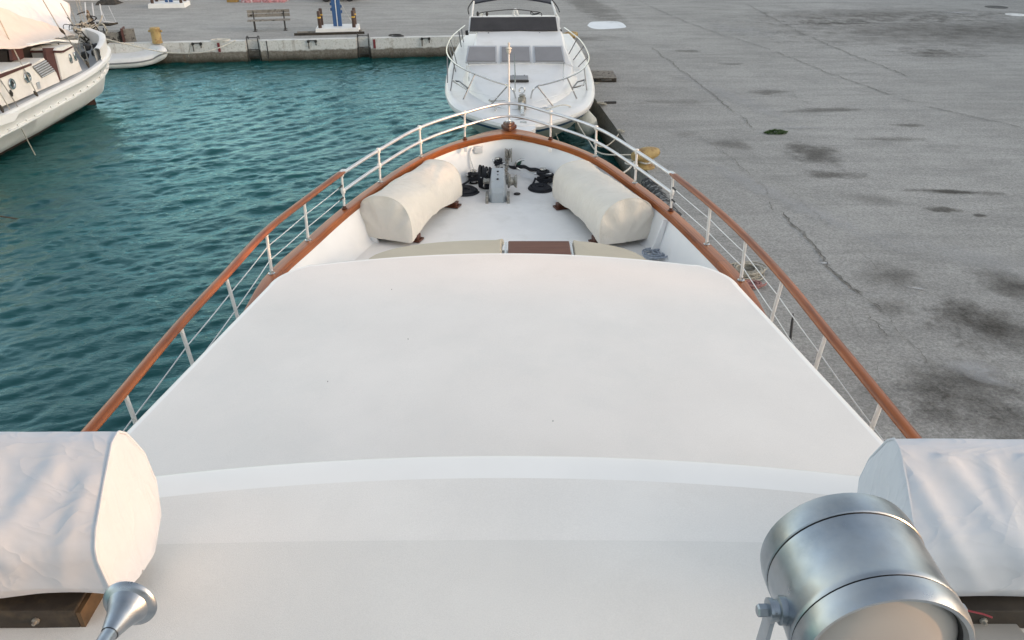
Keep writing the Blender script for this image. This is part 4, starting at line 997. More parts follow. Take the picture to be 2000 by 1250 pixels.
pl = [Vector((cx - .26, 18.05, 1.54)), Vector((cx + .30, 18.05, 1.54)), Vector((cx + .32, 17.45, 1.50)), Vector((cx + .18, 17.26, 1.48)), Vector((cx - .12, 17.26, 1.48)), Vector((cx - .28, 17.45, 1.50))]
mb.loft([pl, [p + Vector((0, 0, -.10)) for p in pl]], True, True, True, smooth=False); mb.build('bow_platform', m_cru, cr)
mb = MB(); mb.tube([P(1022, 205, 1.62), P(1024, 240, 1.52)], .035, 8); mb.box(P(1022, 236, 1.56), (.16, .4, .05), bev=.01); mb.build('bow_roller', m_chrome, cr)
mb = MB(); a = Vector((cx + .03, 17.5, 1.25)); mb.tube([a, a + Vector((0, .1, -.25)), a + Vector((0, .25, -.5))], [.05, .1, .06], 8); mb.build('anchor', m_chain, cr)
# pulpit rails with stanchions
RZ = 2.08
railL = [(992, 167), (962, 158), (910, 137), (884, 120), (873, 103), (875, 86), (886, 68), (908, 50)]
railR = [(1050, 168), (1075, 162), (1112, 150), (1138, 135), (1150, 116), (1145, 96), (1130, 75), (1102, 54)]
for rl, bits in ((railL, [((990, 169), (953, 211)), ((928, 144), (904, 196)), ((888, 124), (880, 177)), ((874, 110), (874, 161)), ((875, 84), (890, 139)), ((880, 78), (893, 128)), ((896, 60), (901, 92)), ((901, 55), (905, 82))]),
                 (railR, [((1050, 169), (1083, 211)), ((1108, 152), (1127, 194)), ((1141, 131), (1146, 176)), ((1149, 110), (1130, 130)), ((1140, 90), (1120, 117)), ((1128, 74), (1111, 106))])):
    pts = cat_rom([P(*q_, RZ) for q_ in rl], 8)
    s0 = 1 if rl is railL else -1
    hook = [P(1008 if s0 > 0 else 1036, 196, 1.62), P(1003 if s0 > 0 else 1040, 178, 1.95)]
    mb = MB(); mb.tube(cat_rom(hook + pts[::4], 5), .021, 8); mb.build('pulpit_rail', m_chrome, cr)
    for t_, b_ in bits:
        bp = P(*b_, 1.52); tp_ = P(*t_, RZ); mb = MB(); mb.tube([bp, tp_], .017, 8); mb.build('rail_stanchion', m_rail, cr)
    lo = cat_rom([P(*q_, 1.80) for q_ in ([(1004, 200), (960, 188), (915, 176), (884, 155)] if s0 > 0 else [(1040, 200), (1075, 190), (1125, 175), (1144, 160)])], 6)
    mb = MB(); mb.tube(lo, .007, 6); mb.build('lower_lifeline', m_wire, cr)
    st_ = [P(*q_, 1.78) for q_ in ([(884, 158), (897, 159), (914, 172), (911, 174)] if s0 > 0 else [(1118, 172), (1128, 160), (1142, 156), (1140, 166)])]
    mb = MB(); mb.tube(st_, .02, 8, closed=True); mb.build('boarding_step', m_rail, cr)
# deck clutter: chain pile, cleats
for px, py in ((968, 215), (1065, 217)):
    p = P(px, py, 1.57); mb = MB(); mb.tube([p + Vector((-.14, .03, .06)), p + Vector((0, 0, .08)), p + Vector((.14, -.03, .06))], [.012, .022, .012], 8); mb.tube([p, p + Vector((0, 0, .08))], .03, 8); mb.build('cleat', m_chrome, cr)
p = P(978, 198, 1.62); rope([coil(p, .05, .26, 4, .05, .04, 31, 16, .6)], .016, m_chain, 'grey chain and rope heaped on the foredeck of the white cruiser', None, name='rope_heap')
for px, py in ((912, 64), (1094, 62)):
    p = PY(px, py, 24.8); mb = MB(); mb.box(p, (.10, .06, .14), bev=.02); mb.build('side_light', m_black, cr)

# fenders between cruiser and quay
def fender(px, py, y, r, label):
    p = PY(px, py, y); mb = MB()
    mb.lathe([(.03, r * 1.35), (.06, r * 1.3), (.10, r * 1.15), (r * .55, r * .92), (r * .85, r * .6), (r, r * .15), (r, -r * .2), (r * .9, -r * .55), (r * .6, -r * .88), (.02, -r * 1.02)], p, n=28)
    t_ = thing('fender', p, label, 'fender', 'ball fenders between cruiser and quay'); mb.build('ball', m_fender, t_)
    mb = MB(); mb.tube([p + Vector((0, 0, r * 1.3)), p + Vector((-.15, .05, r * 1.3 + .45))], .012, 6); mb.build('lanyard', m_white_rope, t_)
fender(1145, 244, 21.2, .31, 'big pale ball fender hanging between cruiser bow and quay wall')
fender(1133, 208, 23.0, .24, 'smaller pale fender tucked under the cruiser gunwale behind the big ball')

# ------------------------------------------------------------------ QUAY THINGS on the right
def lobe_bollard(loc, rz, label, group, s=1.0, name='bollard'):
    t_ = thing(name, loc, label, 'bollard', group); L0 = Vector(loc)
    mb = MB(); mb.lathe([(.24, 0), (.24, .03), (.19, .05), (.15, .08), (.14, .16), (.17, .22)], L0, n=24); ob = mb.build('stem', m_yellow, t_)
    mb = MB(); rr = []
    for i in range(13):
        a = i / 12; xx = -.30 + .62 * a; r_ = .05 + .14 * math.sin(math.pi * min(1, max(0, .08 + a * .86))) ** .6
        rr.append([L0 + Vector((xx, r_ * 1.0 * math.cos(k * math.pi / 8), .27 + .05 * a + r_ * .8 * math.sin(k * math.pi / 8))) for k in range(16)])
    mb.loft(rr, True, True, True); hd = mb.build('head', m_yellow, t_)
    t_.rotation_euler = (0, 0, rz); return t_
pb = P(1258, 326, QZ); lobe_bollard((pb.x, pb.y, QZ), .35, 'rusty yellow mooring bollard on the quay edge beside the yacht bow rail', 'yellow mooring bollards', 1)
pb2 = P(1112, 84, QZ); lobe_bollard((pb2.x, pb2.y, QZ), .2, 'yellow mooring bollard seen behind the cruiser side rail', 'yellow mooring bollards')
# dark scuffed rubber strip and grime where the quay edge is chafed beside the yacht
pm = P(1295, 375, QZ)
rope([cat_rom([pb + Vector((-.18, -.05, .16)), pb + Vector((0, -.2, .14)), pb + Vector((.2, -.05, .16)), pb + Vector((.05, .16, .18)), pb + Vector((-.17, .04, .17)), P(1228, 330, QZ + .2), P(1205, 345, 1.2)], 8)], .018, m_white_rope, 'pale mooring line looped round the rusty bollard and led to the yacht', 'mooring lines', 'rope', 'mooring_line')
rope([coil(P(1232, 322, QZ + .05), .03, .13, 4, .12, .04, 41, 14)], .016, m_white_rope, 'knotted pale rope bunch hanging over the quay edge below the rusty bollard', None, name='rope_bunch')
rope([coil(P(1212, 258, QZ + .03), .03, .10, 3, .06, .03, 42, 14), sag(P(1208, 262, QZ + .05), P(1160, 280, 1.2), .18, 12)], .015, m_tan_rope, 'tan knotted line on the quay edge above the bow rail joint', 'mooring lines', 'rope', 'mooring_line')
rope([coil(P(1175, 205, QZ + .03), .03, .14, 3, .07, .04, 43, 14, .6)], .02, m_tan_rope, 'short knotted rope on the quay edge beside the ball fenders', None, name='rope_bunch')
p = P(1192, 202, QZ); mb = MB(); mb.box((p.x, p.y, QZ + .03), (.34, .1, .06), rz=.1, bev=.01); tag(mb.build('iron_cleat', m_iron), 'flat dark rusty iron bar on the quay beside the fenders', 'cleat')
# cruiser bow lines
rope([cat_rom([P(1066, 214, 1.66), P(1100, 205, 1.75), P(1117, 212, 1.5), P(1128, 240, 1.15), P(1148, 272, .9), P(1175, 300, .84), Vector((q_edge(17.6) + .1, 17.6, QZ + .04))], 7)], .016, m_white_rope, 'pale bow line from the cruiser deck down to the quay edge', 'mooring lines', 'rope', 'mooring_line')
rope([sag(P(1068, 220, 1.6), P(1098, 290, .1), .02, 8)], .016, m_white_rope, 'pale line dropping from the right cruiser cleat into the water', 'mooring lines', 'rope', 'mooring_line')
rope([sag(P(967, 216, 1.6), P(958, 262, .3), .01, 8)], .014, m_chain, 'dark line dropping from the left cruiser cleat over the hull', 'mooring lines', 'rope', 'mooring_line')
# worn rubber fendering on the quay edge beside the yacht
mb = MB(); rf = random.Random(2); rr = []
for k in range(40):
    y = 16.0 - k * .115; x = q_edge(y)
    r_ = .12 + .035 * rf.random(); c = Vector((x - .06, y, QZ - .10))
    rr.append([c + Vector((r_ * 1.2 * math.cos(j * math.pi / 6), 0, r_ * math.sin(j * math.pi / 6))) + Vector((rf.uniform(-.012, .012), 0, rf.uniform(-.012, .012))) for j in range(12)])
mb.loft(rr, True, True, True, smooth=False)
tag(mb.build('rubber_fender_strip', M('worn_fender_rubber', (.03, .031, .033), .8, var=.5, vscale=9, dirt=(.24, .24, .235), dscale=9, dlo=.50, dhi=.60)), 'worn grey black rubber fendering along the quay edge beside the yacht', 'fender')
# pallet
p = P(1163, 160, QZ); pt = thing('pallet', (p.x + .1, p.y + .1, QZ), 'flat wooden pallet lying on the quay edge beside the cruiser', 'pallet')
mb = MB()
for k in range(7): mb.box((p.x + .1, p.y + .0 + k * .165, QZ + .135), (1.15, .13, .022), rz=.0)
build_each(mb, 'top_board', m_oldwood, pt)
mb = MB()
for k in (0, .5, 1): 
    for j in (0, .5, 1): mb.box((p.x + .1 - .5 + 1.0 * j, p.y + .02 + k * .96, QZ + .075), (.14, .14, .095))
build_each(mb, 'spacer_block', m_bracket, pt)
mb = MB()
for k in (0, .5, 1): mb.box((p.x + .1, p.y + .02 + k * .96, QZ + .014), (1.15, .12, .02))
build_each(mb, 'bottom_board', m_bracket, pt)
rope([coil(P(1160, 163, QZ + .02), .04, .2, 3, .03, .03, 44, 14, .5)], .012, m_tan_rope, 'thin tan cord lying against the front of the pallet', None, name='cord')
# white paint patch
mb = MB(); pts = [P(*q_, QZ + .004) for q_ in ((1147, 50), (1154, 43), (1170, 42), (1208, 42), (1223, 52), (1212, 55), (1172, 57), (1156, 55))]
mb.add(resample(cat_rom(pts + [pts[0]], 5), 40)[:-1], [list(range(39))], smooth=False); tag(mb.build('paint_patch', m_sheet), 'bluish white flat patch on the quay to the right of the cruiser', 'paint patch')
# weed clump
p = P(1515, 260, QZ); mb = MB(); rr = random.Random(5)
for k in range(900):
    a = rr.random() * 6.283; r_ = math.sqrt(rr.random()); b = p + Vector((.30 * r_ * math.cos(a) + .04 * math.sin(a * 3), .17 * r_ * math.sin(a), .005 + rr.random() * .09 * (1.1 - r_)))
    d = Vector((rr.gauss(0, 1), rr.gauss(0, 1), abs(rr.gauss(0, .8)))).normalized() * (.03 + .03 * rr.random()); u = d.cross(Vector((rr.random(), rr.random(), 1))).normalized() * .009
    mb.add([b, b + d * .5 + u, b + d, b + d * .5 - u], [[0, 1, 2, 3]])
tag(mb.build('weed_clump', m_leaf), 'small round green weed growing from a crack in the grey quay', 'weed')
# rope coils on the quay by the rail
pr = P(1455, 536, QZ)
rope([coil(pr + Vector((rr.uniform(-.05, .05), rr.uniform(-.05, .05), .02 + .022 * k)), .16 + .012 * k, .30 - .01 * k, 4, .02, .035, 50 + k, 20, .85) for k in range(5)], .013, m_tan_rope, 'big weathered grey rope coil on the quay beside the right rail', None)
pr2 = P(1466, 557, QZ)
rope([coil(pr2 + Vector((.0, -.02, .02 + .02 * k)), .06, .20, 5, .02, .03, 60 + k, 18, .6) for k in range(2)], .012, m_pink_rope, 'faded red rope lying under the edge of the big grey coil', None)
# manhole frames far right
for px, py, w_, lb in ((1946, 14, .55, 'round dark manhole cover in the far right concrete, nearer the frame edge patch'), (1985, 29, .5, 'pale worn drain cover at the far right edge of the quay')):
    p = P(px, py, QZ); mb = MB(); mb.lathe([(w_, .002), (w_, .012), (w_ - .08, .013), (w_ - .09, .009), (.01, .009)], p, n=28); tag(mb.build('drain_cover', m_iron if px < 1960 else m_white), lb, 'drain cover')

# ------------------------------------------------------------------ BACK QUAY THINGS
bang = math.atan2(bd_.y, bd_.x)
# bench
p0, p1 = P(500, 62, QZ), P(556, 60, QZ); bc = (p0 + p1) / 2; brz = math.atan2(p1.y - p0.y, p1.x - p0.x)
bn_ = thing('bench', (bc.x, bc.y, QZ), 'old weathered wooden bench with dark iron legs on the back quay', 'bench')
U = (p1 - p0).normalized(); V = Vector((-U.y, U.x, 0))
for k in range(2):
    mb = MB(); c = bc + V * (.50 + .02 * k) + Vector((0, 0, .60 + .155 * k)); mb.box(c, (1.80, .035, .135), rz=brz, bev=.006); mb.build('back_board', m_oldwood, bn_)
for k in range(3):
    mb = MB(); mb.box(bc + V * (.05 + .135 * k) + Vector((0, 0, .44)), (1.80, .115, .035), rz=brz, bev=.006); mb.build('seat_board', m_oldwood, bn_)
for s_ in (-.64, .64):
    c = bc + U * s_; mb = MB()
    mb.tube([c + V * .03 + Vector((0, 0, .015)), c + V * .06 + Vector((0, 0, .40)), c + V * .40 + Vector((0, 0, .41)), c + V * .53 + Vector((0, 0, .80))], .028, 8)
    mb.tube([c + V * .44 + Vector((0, 0, .01)), c + V * .40 + Vector((0, 0, .41))], .028, 8)
    for v_ in (.03, .44): mb.box(c + V * v_ + Vector((0, 0, .012)), (.16, .09, .024), rz=brz)
    mb.build('leg_frame', m_iron, bn_)
# shore-power pedestals
def pedestal(loc, rz, label, blue_h=1.35):
    L0 = Vector(loc); t_ = thing('service_pedestal', loc, label, 'pedestal', 'white based blue service pedestals')
    mb = MB(); w_, d_ = .90, .62
    mb.loft([[L0 + Vector((a * (w_ + e), b * (d_ + e), z)) for a, b in ((-1, -1), (1, -1), (1, 1), (-1, 1))] for e, z in ((.02, 0), (0, .2), (-.02, .215))], True, False, True, smooth=False)
    mb.build('base', m_white, t_)
    mb = MB()
    for x in (-.115, .115): mb.box(L0 + Vector((x * .88, .05, .215 + blue_h / 2)), (.165, .2, blue_h), bev=.01)
    pc_ = mb.build('column', m_bluepole, t_)
    mb = MB(); mb.box(L0 + Vector((0, .04, .215 + blue_h / 2)), (.035, .20, blue_h)); mb.build('stripe', m_white, pc_)
    mb = MB(); mb.box(L0 + Vector((0, .05, .22 + blue_h + .16)), (.48, .36, .30), bev=.02); mb.box(L0 + Vector((0, .05, .22 + blue_h + .33)), (.52, .4, .04), bev=.01); mb.build('socket_box', m_white, t_)
    mb = MB()
    for z in (.9, 1.12): mb.box(L0 + Vector((-.22, .05, z)), (.05, .12, .12), bev=.01); mb.box(L0 + Vector((.22, .05, z - .1)), (.05, .12, .12), bev=.01)
    build_each(mb, 'socket', m_bluepole, pc_)
    t_.rotation_euler = (0, 0, rz); return t_
def guard(loc, label):
    L0 = Vector(loc); t_ = thing('guard_post', loc, label, 'post', 'brown guard posts with yellow bands')
    mb = MB(); mb.lathe([(.078, 0), (.078, .66), (.06, .69), (.01, .70)], L0, n=16); mb.build('post', m_post, t_)
    mb = MB(); mb.lathe([(.0785, .40), (.082, .405), (.082, .455), (.0785, .46)], L0, n=16, cap=False); mb.build('band', m_yband, t_); return t_
pp = P(655, 66, QZ); pp = Vector((pp.x, pp.y + .66, QZ))
pedestal(pp, bang, 'blue service pedestal on a white concrete base nearest the bench')
pq = P(322, 16, QZ); pq = Vector((pq.x, pq.y + .66, QZ))
pedestal(pq, bang, 'second blue pedestal with white base cut by the top edge of the photo')
words = [('front left', -1, -1), ('front right', 1, -1), ('rear left', -1, 1), ('rear right', 1, 1)]
for base, nm in ((pp, 'the pedestal near the bench'), (pq, 'the farther top edge pedestal')):
    for wd, a, b in words:
        v = Vector((a * .72, b * .42, 0)); v.rotate(Matrix.Rotation(bang, 3, 'Z'))
        guard((base.x + v.x, base.y + v.y, QZ + .21), 'brown yellow banded guard post, %s corner of %s' % (wd, nm))
# thin stay cord from pedestal
rope([sag(pp + Vector((.2, 0, 1.2)), pp + Vector((.66, .1, .3)), .02, 8)], .008, m_white_rope, 'thin yellowish cord slanting from the blue pedestal to its base', None, 'rope', 'cord')
# planks in front of the pedestal
for (a, b, lb) in (((581, 66), (707, 63), 'upper long grey plank lying in front of the white pedestal base'), ((575, 69.5), (712, 66), 'lower dark plank along the quay in front of the white base')):
    A, B_ = P(*a, QZ), P(*b, QZ); c = (A + B_) / 2; mb = MB(); mb.box((c.x, c.y, QZ + .05), ((B_ - A).length, .12, .09), rz=math.atan2(B_.y - A.y, B_.x - A.x), bev=.008)
    tag(mb.build('plank', m_oldwood if 'upper' in lb else m_bracket), lb, 'plank', 'planks before the pedestal')
# round yellow bollard with ears
pb = P(308, 84, QZ); yb_ = thing('post_bollard', (pb.x, pb.y, QZ), 'upright yellow post bollard with side pins on the back quay edge', 'bollard')
mb = MB(); mb.lathe([(.20, 0), (.20, .05), (.185, .08), (.19, .50), (.20, .56), (.17, .60), (.05, .61)], pb, n=24); mb.build('post', m_yellow, yb_)
mb = MB(); mb.tube([pb + Vector((-.27, 0, .46)), pb + Vector((.27, 0, .46))], .045, 10); mb.build('pin', m_yellow, yb_)
# ladders in the recesses
for i, rx in enumerate(recess):
    y = b_edge(rx); c = Vector((rx, y, 0)); la = thing('ladder', (rx, y, QZ), ['dark ladder in the wall recess below the pedestal planks', 'dark ladder in the wall recess below the bench'][i], 'ladder', 'ladders in the quay wall')
    mb = MB()
    for s_ in (-.22, .22):
        q0 = c + bd_ * s_
        mb.tube(cat_rom([q0 + bn * .45 + Vector((0, 0, QZ)), q0 + bn * .40 + Vector((0, 0, QZ + .12)), q0 + bn * .12 + Vector((0, 0, QZ + .13)), q0 + bn * .06 + Vector((0, 0, QZ - .1)), q0 + bn * .06 + Vector((0, 0, -.6))], 5), .02, 8)
    mb.build('rail', m_iron, la)
    for z in (.92, .45, .18, -.1):
        mb = MB(); mb.tube([c - bd_ * .22 + bn * .06 + Vector((0, 0, z)), c + bd_ * .22 + bn * .06 + Vector((0, 0, z))], .016, 8); mb.build('rung', m_iron, la)
# hoops, rings, red marks, joints on the wall
def hoop(px0, px1, py, label):
    a, b = P(px0, py, QZ), P(px1, py, QZ); a.y, b.y = b_edge(a.x), b_edge(b.x); mb = MB()
    f_ = -bn * .05
    mb.tube([a + Vector((0, 0, -.35)) + f_, a + Vector((0, 0, -.03)) + f_, b + Vector((0, 0, -.03)) + f_, b + Vector((0, 0, -.22)) + f_], .022, 8)
    mb.lathe([(.06, -.02), (.06, .02)], a + f_ + Vector((0, 0, -.06)), tuple(bn), n=10); mb.lathe([(.06, -.02), (.06, .02)], b + f_ + Vector((0, 0, -.06)), tuple(bn), n=10)
    tag(mb.build('wall_hoop', m_iron), label, 'iron hoop', 'iron hoops on the quay wall')
hoop(600, 614, 79, 'rusty iron hoop on the white quay wall between the two ladders')
hoop(823, 837, 74, 'iron hoop on the white quay wall left of the cruiser')
hoop(373, 388, 84, 'iron hoop on the quay wall right of the inflatable dinghy')
for px, lb in ((428.5, 'red paint stripe on the white quay wall left of the bench ladder'), (725.5, 'red paint stripe on the white quay wall right of the pedestal ladder')):
    a = P(px, 80, QZ); a.y = b_edge(a.x); mb = MB(); mb.box(a - bn * .02 + Vector((0, 0, -.22)), (.10, .04, .36), rz=bang, bev=.01); tag(mb.build('red_mark', m_redmark), lb, 'paint mark', 'red marks on the quay wall')
a = P(519, 80, QZ); a.y = b_edge(a.x); mb = MB(); mb.box(a - bn * .004 + Vector((0, 0, -.36)), (.035, .03, .7), rz=bang); tag(mb.build('wall_joint', m_iron), 'dark vertical joint in the white quay wall right of the bench ladder', 'joint')
# rope lying on the back quay, heap right
rope([coil(P(432, 78, QZ + .02), .1, .4, 3, .02, .05, 71, 18, .7)], .018, m_white_rope, 'loose pale rope loops on the quay between yellow post and bench', None)
rope([coil(P(775, 70, QZ + .02), .1, .34, 3, .03, .06, 72, 16, .6)], .022, m_iron, 'dark rope scraps on the quay edge left of the cruiser', None, name='rope_heap')
# crate at left
p = P(205, 84, QZ); ct = thing('old_crate', (p.x, p.y, QZ), 'low grey wooden crate with tilted end board by the dinghy', 'crate')
mb = MB(); mb.box((p.x - .2, p.y + .3, QZ + .20), (1.5, .6, .40), rz=bang, bev=.01); mb.build('box', m_oldwood, ct)
mb = MB(); mb.box((p.x + .70, p.y + .30, QZ + .28), (.05, .62, .55), rz=bang + .1); mb.build('end_board', m_brown, ct)
mb = MB(); mb.box((p.x + .95, p.y + .28, QZ + .26), (.40, .05, .50), rz=bang + .2); mb.build('tilted_panel', m_oldwood, ct)
# nets, debris and vehicle at the top edge
def heap(name, px0, px1, py, dep, hh, mat, label, sd, group):
    a, b = P(px0, py, QZ), P(px1, py, QZ); mb = MB(); rows = []
    for i in range(15):
        row = []
        for j in range(40):
            u, v = j / 39, i / 14; e = math.sin(math.pi * u) ** .4 * math.sin(math.pi * v) ** .6
            q_ = a.lerp(b, u) + Vector((0, dep * v, 0)); row.append(Vector((q_.x + .1 * mn.noise(q_ * 3), q_.y + .15 * mn.noise(q_ * 2 + Vector((sd, 0, 0))), QZ + max(0, e) * hh * (.6 + .7 * abs(mn.noise(q_ * 2.2 + Vector((0, sd, 0)))) + .3 * mn.noise(q_ * 7)))))
        rows.append(row)
    mb.loft(rows, False); return tag(mb.build(name, mat), label, 'net heap', group)
heap('fishing_net_heap', 470, 556, 5, 1.2, .8, m_net, 'pink and white fishing net heap behind the bench at the top edge', 3, None)
heap('fishing_net_heap', 185, 225, 10, 1.0, .5, m_net2, 'dark brown net heap at the foot of the white wall', 8, None)
p = P(452, 5, QZ); mb = MB(); mb.box((p.x, p.y + .3, QZ + .25), (.55, .45, .5), bev=.02)
for k in range(3): mb.box((p.x, p.y + .065, QZ + .12 + .14 * k), (.50, .02, .03))
tag(mb.build('fish_crate', M('ochre_plastic', (.32, .20, .06), .6)), 'ochre crate at the left end of the pink net heap', 'crate')
vx0, vx1 = P(637, 4, QZ), P(683, 3, QZ); vh = thing('utility_trailer', ((vx0.x + vx1.x) / 2, vx0.y + .6, QZ), 'pale vehicle behind the blue pedestal showing only tyres and sill', 'vehicle')
for w_ in (vx0, vx1):
    for dy in (.1, 1.4):
        mb = MB(); mb.lathe([(.13, -.09), (.26, -.10), (.30, -.06), (.30, .06), (.26, .10), (.13, .09)], Vector((w_.x, w_.y + dy, QZ + .30)), (0, 1, 0), n=24); wh = mb.build('wheel', m_black, vh)
c = (vx0 + vx1) / 2; mb = MB(); mb.box((c.x, c.y + .75, QZ + .62), ((vx1 - vx0).length + .9, 1.5, .55), bev=.08); mb.box((c.x - .1, c.y + .75, QZ + 1.15), ((vx1 - vx0).length * .8, 1.35, .55), bev=.15); mb.build('body', m_white, vh)
# white wall at top left
a, b = P(-160, 8, QZ), P(292, 6, QZ); c = (a + b) / 2; mb = MB(); mb.box((c.x, c.y + 1.2, QZ + .9), ((b - a).length, .3, 1.8), rz=math.atan2(b.y - a.y, b.x - a.x)); wl0 = mb.build('harbour_wall', m_render); tag(wl0, 'weathered white wall along the top left behind the sailing boat', 'wall')
# back-quay mooring lines
s0 = P(150, 66, 1.9)
rope([cat_rom([P(186, 70, 1.95), P(245, 86, 1.2), P(322, 102, .55), P(385, 103, .5), P(420, 96, .6), P(460, 79, QZ + .03)], 8)], .02, m_white_rope, 'long white stern line sagging from the sailing boat to the back quay', 'mooring lines of the sailing boat', 'rope', 'mooring_line')
rope([sag(P(182, 68, 2.0), P(262, 84, QZ + .05), .1, 12)], .02, m_white_rope, 'shorter white line from the sailing boat bow to the quay beside the crate', 'mooring lines of the sailing boat', 'rope', 'mooring_line')
rope([sag(P(372, 86, QZ), P(366, 120, .02), .02, 6)], .014, m_tan_rope, 'tan line hanging from the wall hoop into the water', None, 'rope', 'hanging_rope')

# ------------------------------------------------------------------ INFLATABLE DINGHY
A = P(196, 120, .25); B_ = P(320, 104, .30); dv = (B_ - A).normalized(); dw = Vector((-dv.y, dv.x, 0)); Ld = (B_ - A).length
dn_ = thing('inflatable_dinghy', tuple((A + B_) / 2), 'white inflatable dinghy with grey stripe floating against the back quay', 'dinghy')
path = [P(196, 125, .22), P(235, 123.5, .22), P(272, 120.5, .24), P(300, 113.5, .32), P(317, 103, .50), P(306, 97, .55), P(270, 99, .40), P(235, 102, .32), P(205, 104, .32)]
pts = cat_rom(path, 8); mb = MB(); mb.tube(pts, [.10] + [.20] * (len(pts) - 2) + [.10], 16); mb.build('tube', m_rib, dn_)
mb = MB()
for i in range(0, len(pts) - 1):
    pass
cen = A + dv * Ld * .45 + dw * .84
out_ = []
for i, p in enumerate(pts):
    t = pts[min(i+1, len(pts)-1)] - pts[max(i-1, 0)]; t.z = 0; t.normalize(); nn = Vector((t.y, -t.x, 0)); out_.append(p + nn * .196 + Vector((0, 0, .02)))
mb.tube(out_, .03, 8); mb.build('strake', m_ribgrey, dn_)
mb = MB(); rows = []
for i in range(12):
    u_ = i / 11; pa_, pb_ = pts[int(u_ * 30)], pts[len(pts) - 1 - int(u_ * 30)]; rows.append([pa_.lerp(pb_, k / 8) + Vector((0, 0, .10 + .07 * math.sin(math.pi * k / 8))) for k in range(9)])
mb.loft(rows, False); mb.build('canvas_cover', m_rib, dn_)
tm = pts[1].lerp(pts[-2], .5); td_ = pts[-2] - pts[1]
mb = MB(); mb.box(tm + Vector((0, 0, .0)), (td_.length, .06, .42), rz=math.atan2(td_.y, td_.x)); mb.build('transom', m_yband, dn_)
mb = MB(); mb.tube(sag(P(318, 104, .55), P(305, 122, .02), .02, 6), .012, 6); mb.build('painter', m_white_rope, dn_)

# ------------------------------------------------------------------ SAILING BOAT at left
sb = thing('sailing_boat', (-15, 22, 0), 'white wooden sailing boat at left with cream cabin, portholes and covered boom', 'boat')
ed = [(-12.95, 8), (-12.82, 14), (-12.85, 18), (-12.88, 20), (-12.92, 22), (-12.92, 23.5), (-12.92, 24.8), (-13.05, 25.7), (-13.4, 26.55), (-14.1, 27.1)]
shz = lambda y: 1.22 + .06 * max(0, (y - 20) / 3) + .40 * max(0, (y - 23.2) / 3.9) ** 1.6
e1 = resample(cat_rom([Vector((x, y, 0)) for x, y in ed], 8), 90)
far = [(-14.55, 26.95), (-15.2, 26.3), (-15.9, 25.2), (-16.5, 23.6), (-16.9, 21.5), (-17.1, 18), (-17.1, 8)]
lft = resample(cat_rom([Vector((-14.1, 27.1, 0))] + [Vector((x, y, 0)) for x, y in far], 8), 90)[1:]
e2 = e1 + lft
for p in e2: p.z = shz(p.y)
en = []
for i in range(len(e2)):
    t = e2[min(i+1, len(e2)-1)] - e2[max(i-1, 0)]; t.z = 0; t.normalize(); en.append(Vector((t.y, -t.x, 0)))
def sbr(secs):
    out = []
    for p, nn in zip(e2, en):
        bw = max(0, (p.y - 22) / 6); row = []
        for off, z in secs:
            if z > .5: z = p.z + (z - 1.22)
            q_ = p - nn * (off * (1 + .5 * bw)); row.append(Vector((q_.x, q_.y, z)))
        out.append(row)
    return out
mb = MB(); mb.loft(sbr([(.08, 1.30), (-.02, 1.30), (-.06, 1.26), (-.06, 1.17), (-.02, 1.14), (.10, .86), (.10, .85)]), False); mb.build('rail_strake', m_hullw, sb)
mb = MB(); mb.loft(sbr([(.10, .85), (.05, .83), (.05, .79), (.12, .76), (.30, .45), (.62, .2), (.76, .13)]), False); mb.build('hull', m_hullw, sb)
mb = MB(); mb.loft(sbr([(.76, .13), (.92, 0), (1.2, -.3)]), False); mb.build('antifouling', m_antif, sb)
mb = MB()
for i in range(3, 88, 2):
    p, nn = e2[i], en[i]; c = p - nn * .075; mb.box((c.x, c.y, p.z - .345), (.05, .09, .05), rz=math.atan2(nn.y, nn.x))
build_each(mb, 'strake_bracket', m_hullw, sb)
mb = MB(); rows = []; hN = len(e2) // 2
for i in range(hN):
    a, b = e2[i] - en[i] * .08, e2[-1-i] - en[-1-i] * .08; rows.append([a.lerp(b, k / 8) + Vector((0, 0, .05 - .12 * (1 if 0 < k < 8 else 0) * (1 if a.y > 24.6 else .2))) for k in range(9)])
mb.loft(rows, False); mb.build('deck', M('grey_sail_deck', (.42, .44, .47), .6, var=.1), sb)
mb = MB(); rr = sbr([(.0, 1.3), (-.02, 1.66), (.06, 1.69), (.12, 1.66), (.12, 1.25)])
mb.loft([r_ for i_, (r_, p) in enumerate(zip(rr, e2)) if p.y > 24.9 and i_ < 108], False); mb.build('bow_bulwark', m_white, sb)
# aft cabin (nearer) with portholes and grille
xw = -13.22
def wall_poly(name, pix, x, th, mat, par):
    pts = [PX(*q_, x) for q_ in pix]; mb = MB(); mb.loft([pts, [p + Vector((-th, 0, 0)) for p in pts]], True, True, True, smooth=False); return mb.build(name, mat, par)
cab = wall_poly('cabin', [(-60, 232), (30, 198), (117, 160), (110, 142), (85, 113), (62, 127), (0, 152), (-60, 176)], xw, 2.6, m_cabinw, sb)
wall_poly('roof_trim', [(-60, 178), (0, 153), (62, 127.5), (62, 124), (0, 145), (-60, 168)], xw + .04, 2.7, m_brown, cab)
wall_poly('cabin_roof', [(-60, 167), (0, 144.5), (60, 123.5), (58, 121.5), (0, 141), (-60, 163)], xw + .01, 2.64, m_white, cab)
gp = [PX(*q_, xw + .015) for q_ in ((63, 130), (82, 152), (106, 139), (87, 117))]
mb = MB(); mb.loft([gp, [p + Vector((.02, 0, 0)) for p in gp]], True, True, True, smooth=False); gr = mb.build('vent_grille', M('grey_grille', (.19, .19, .19), .6, var=.3, vscale=20), cab)
mb = MB()
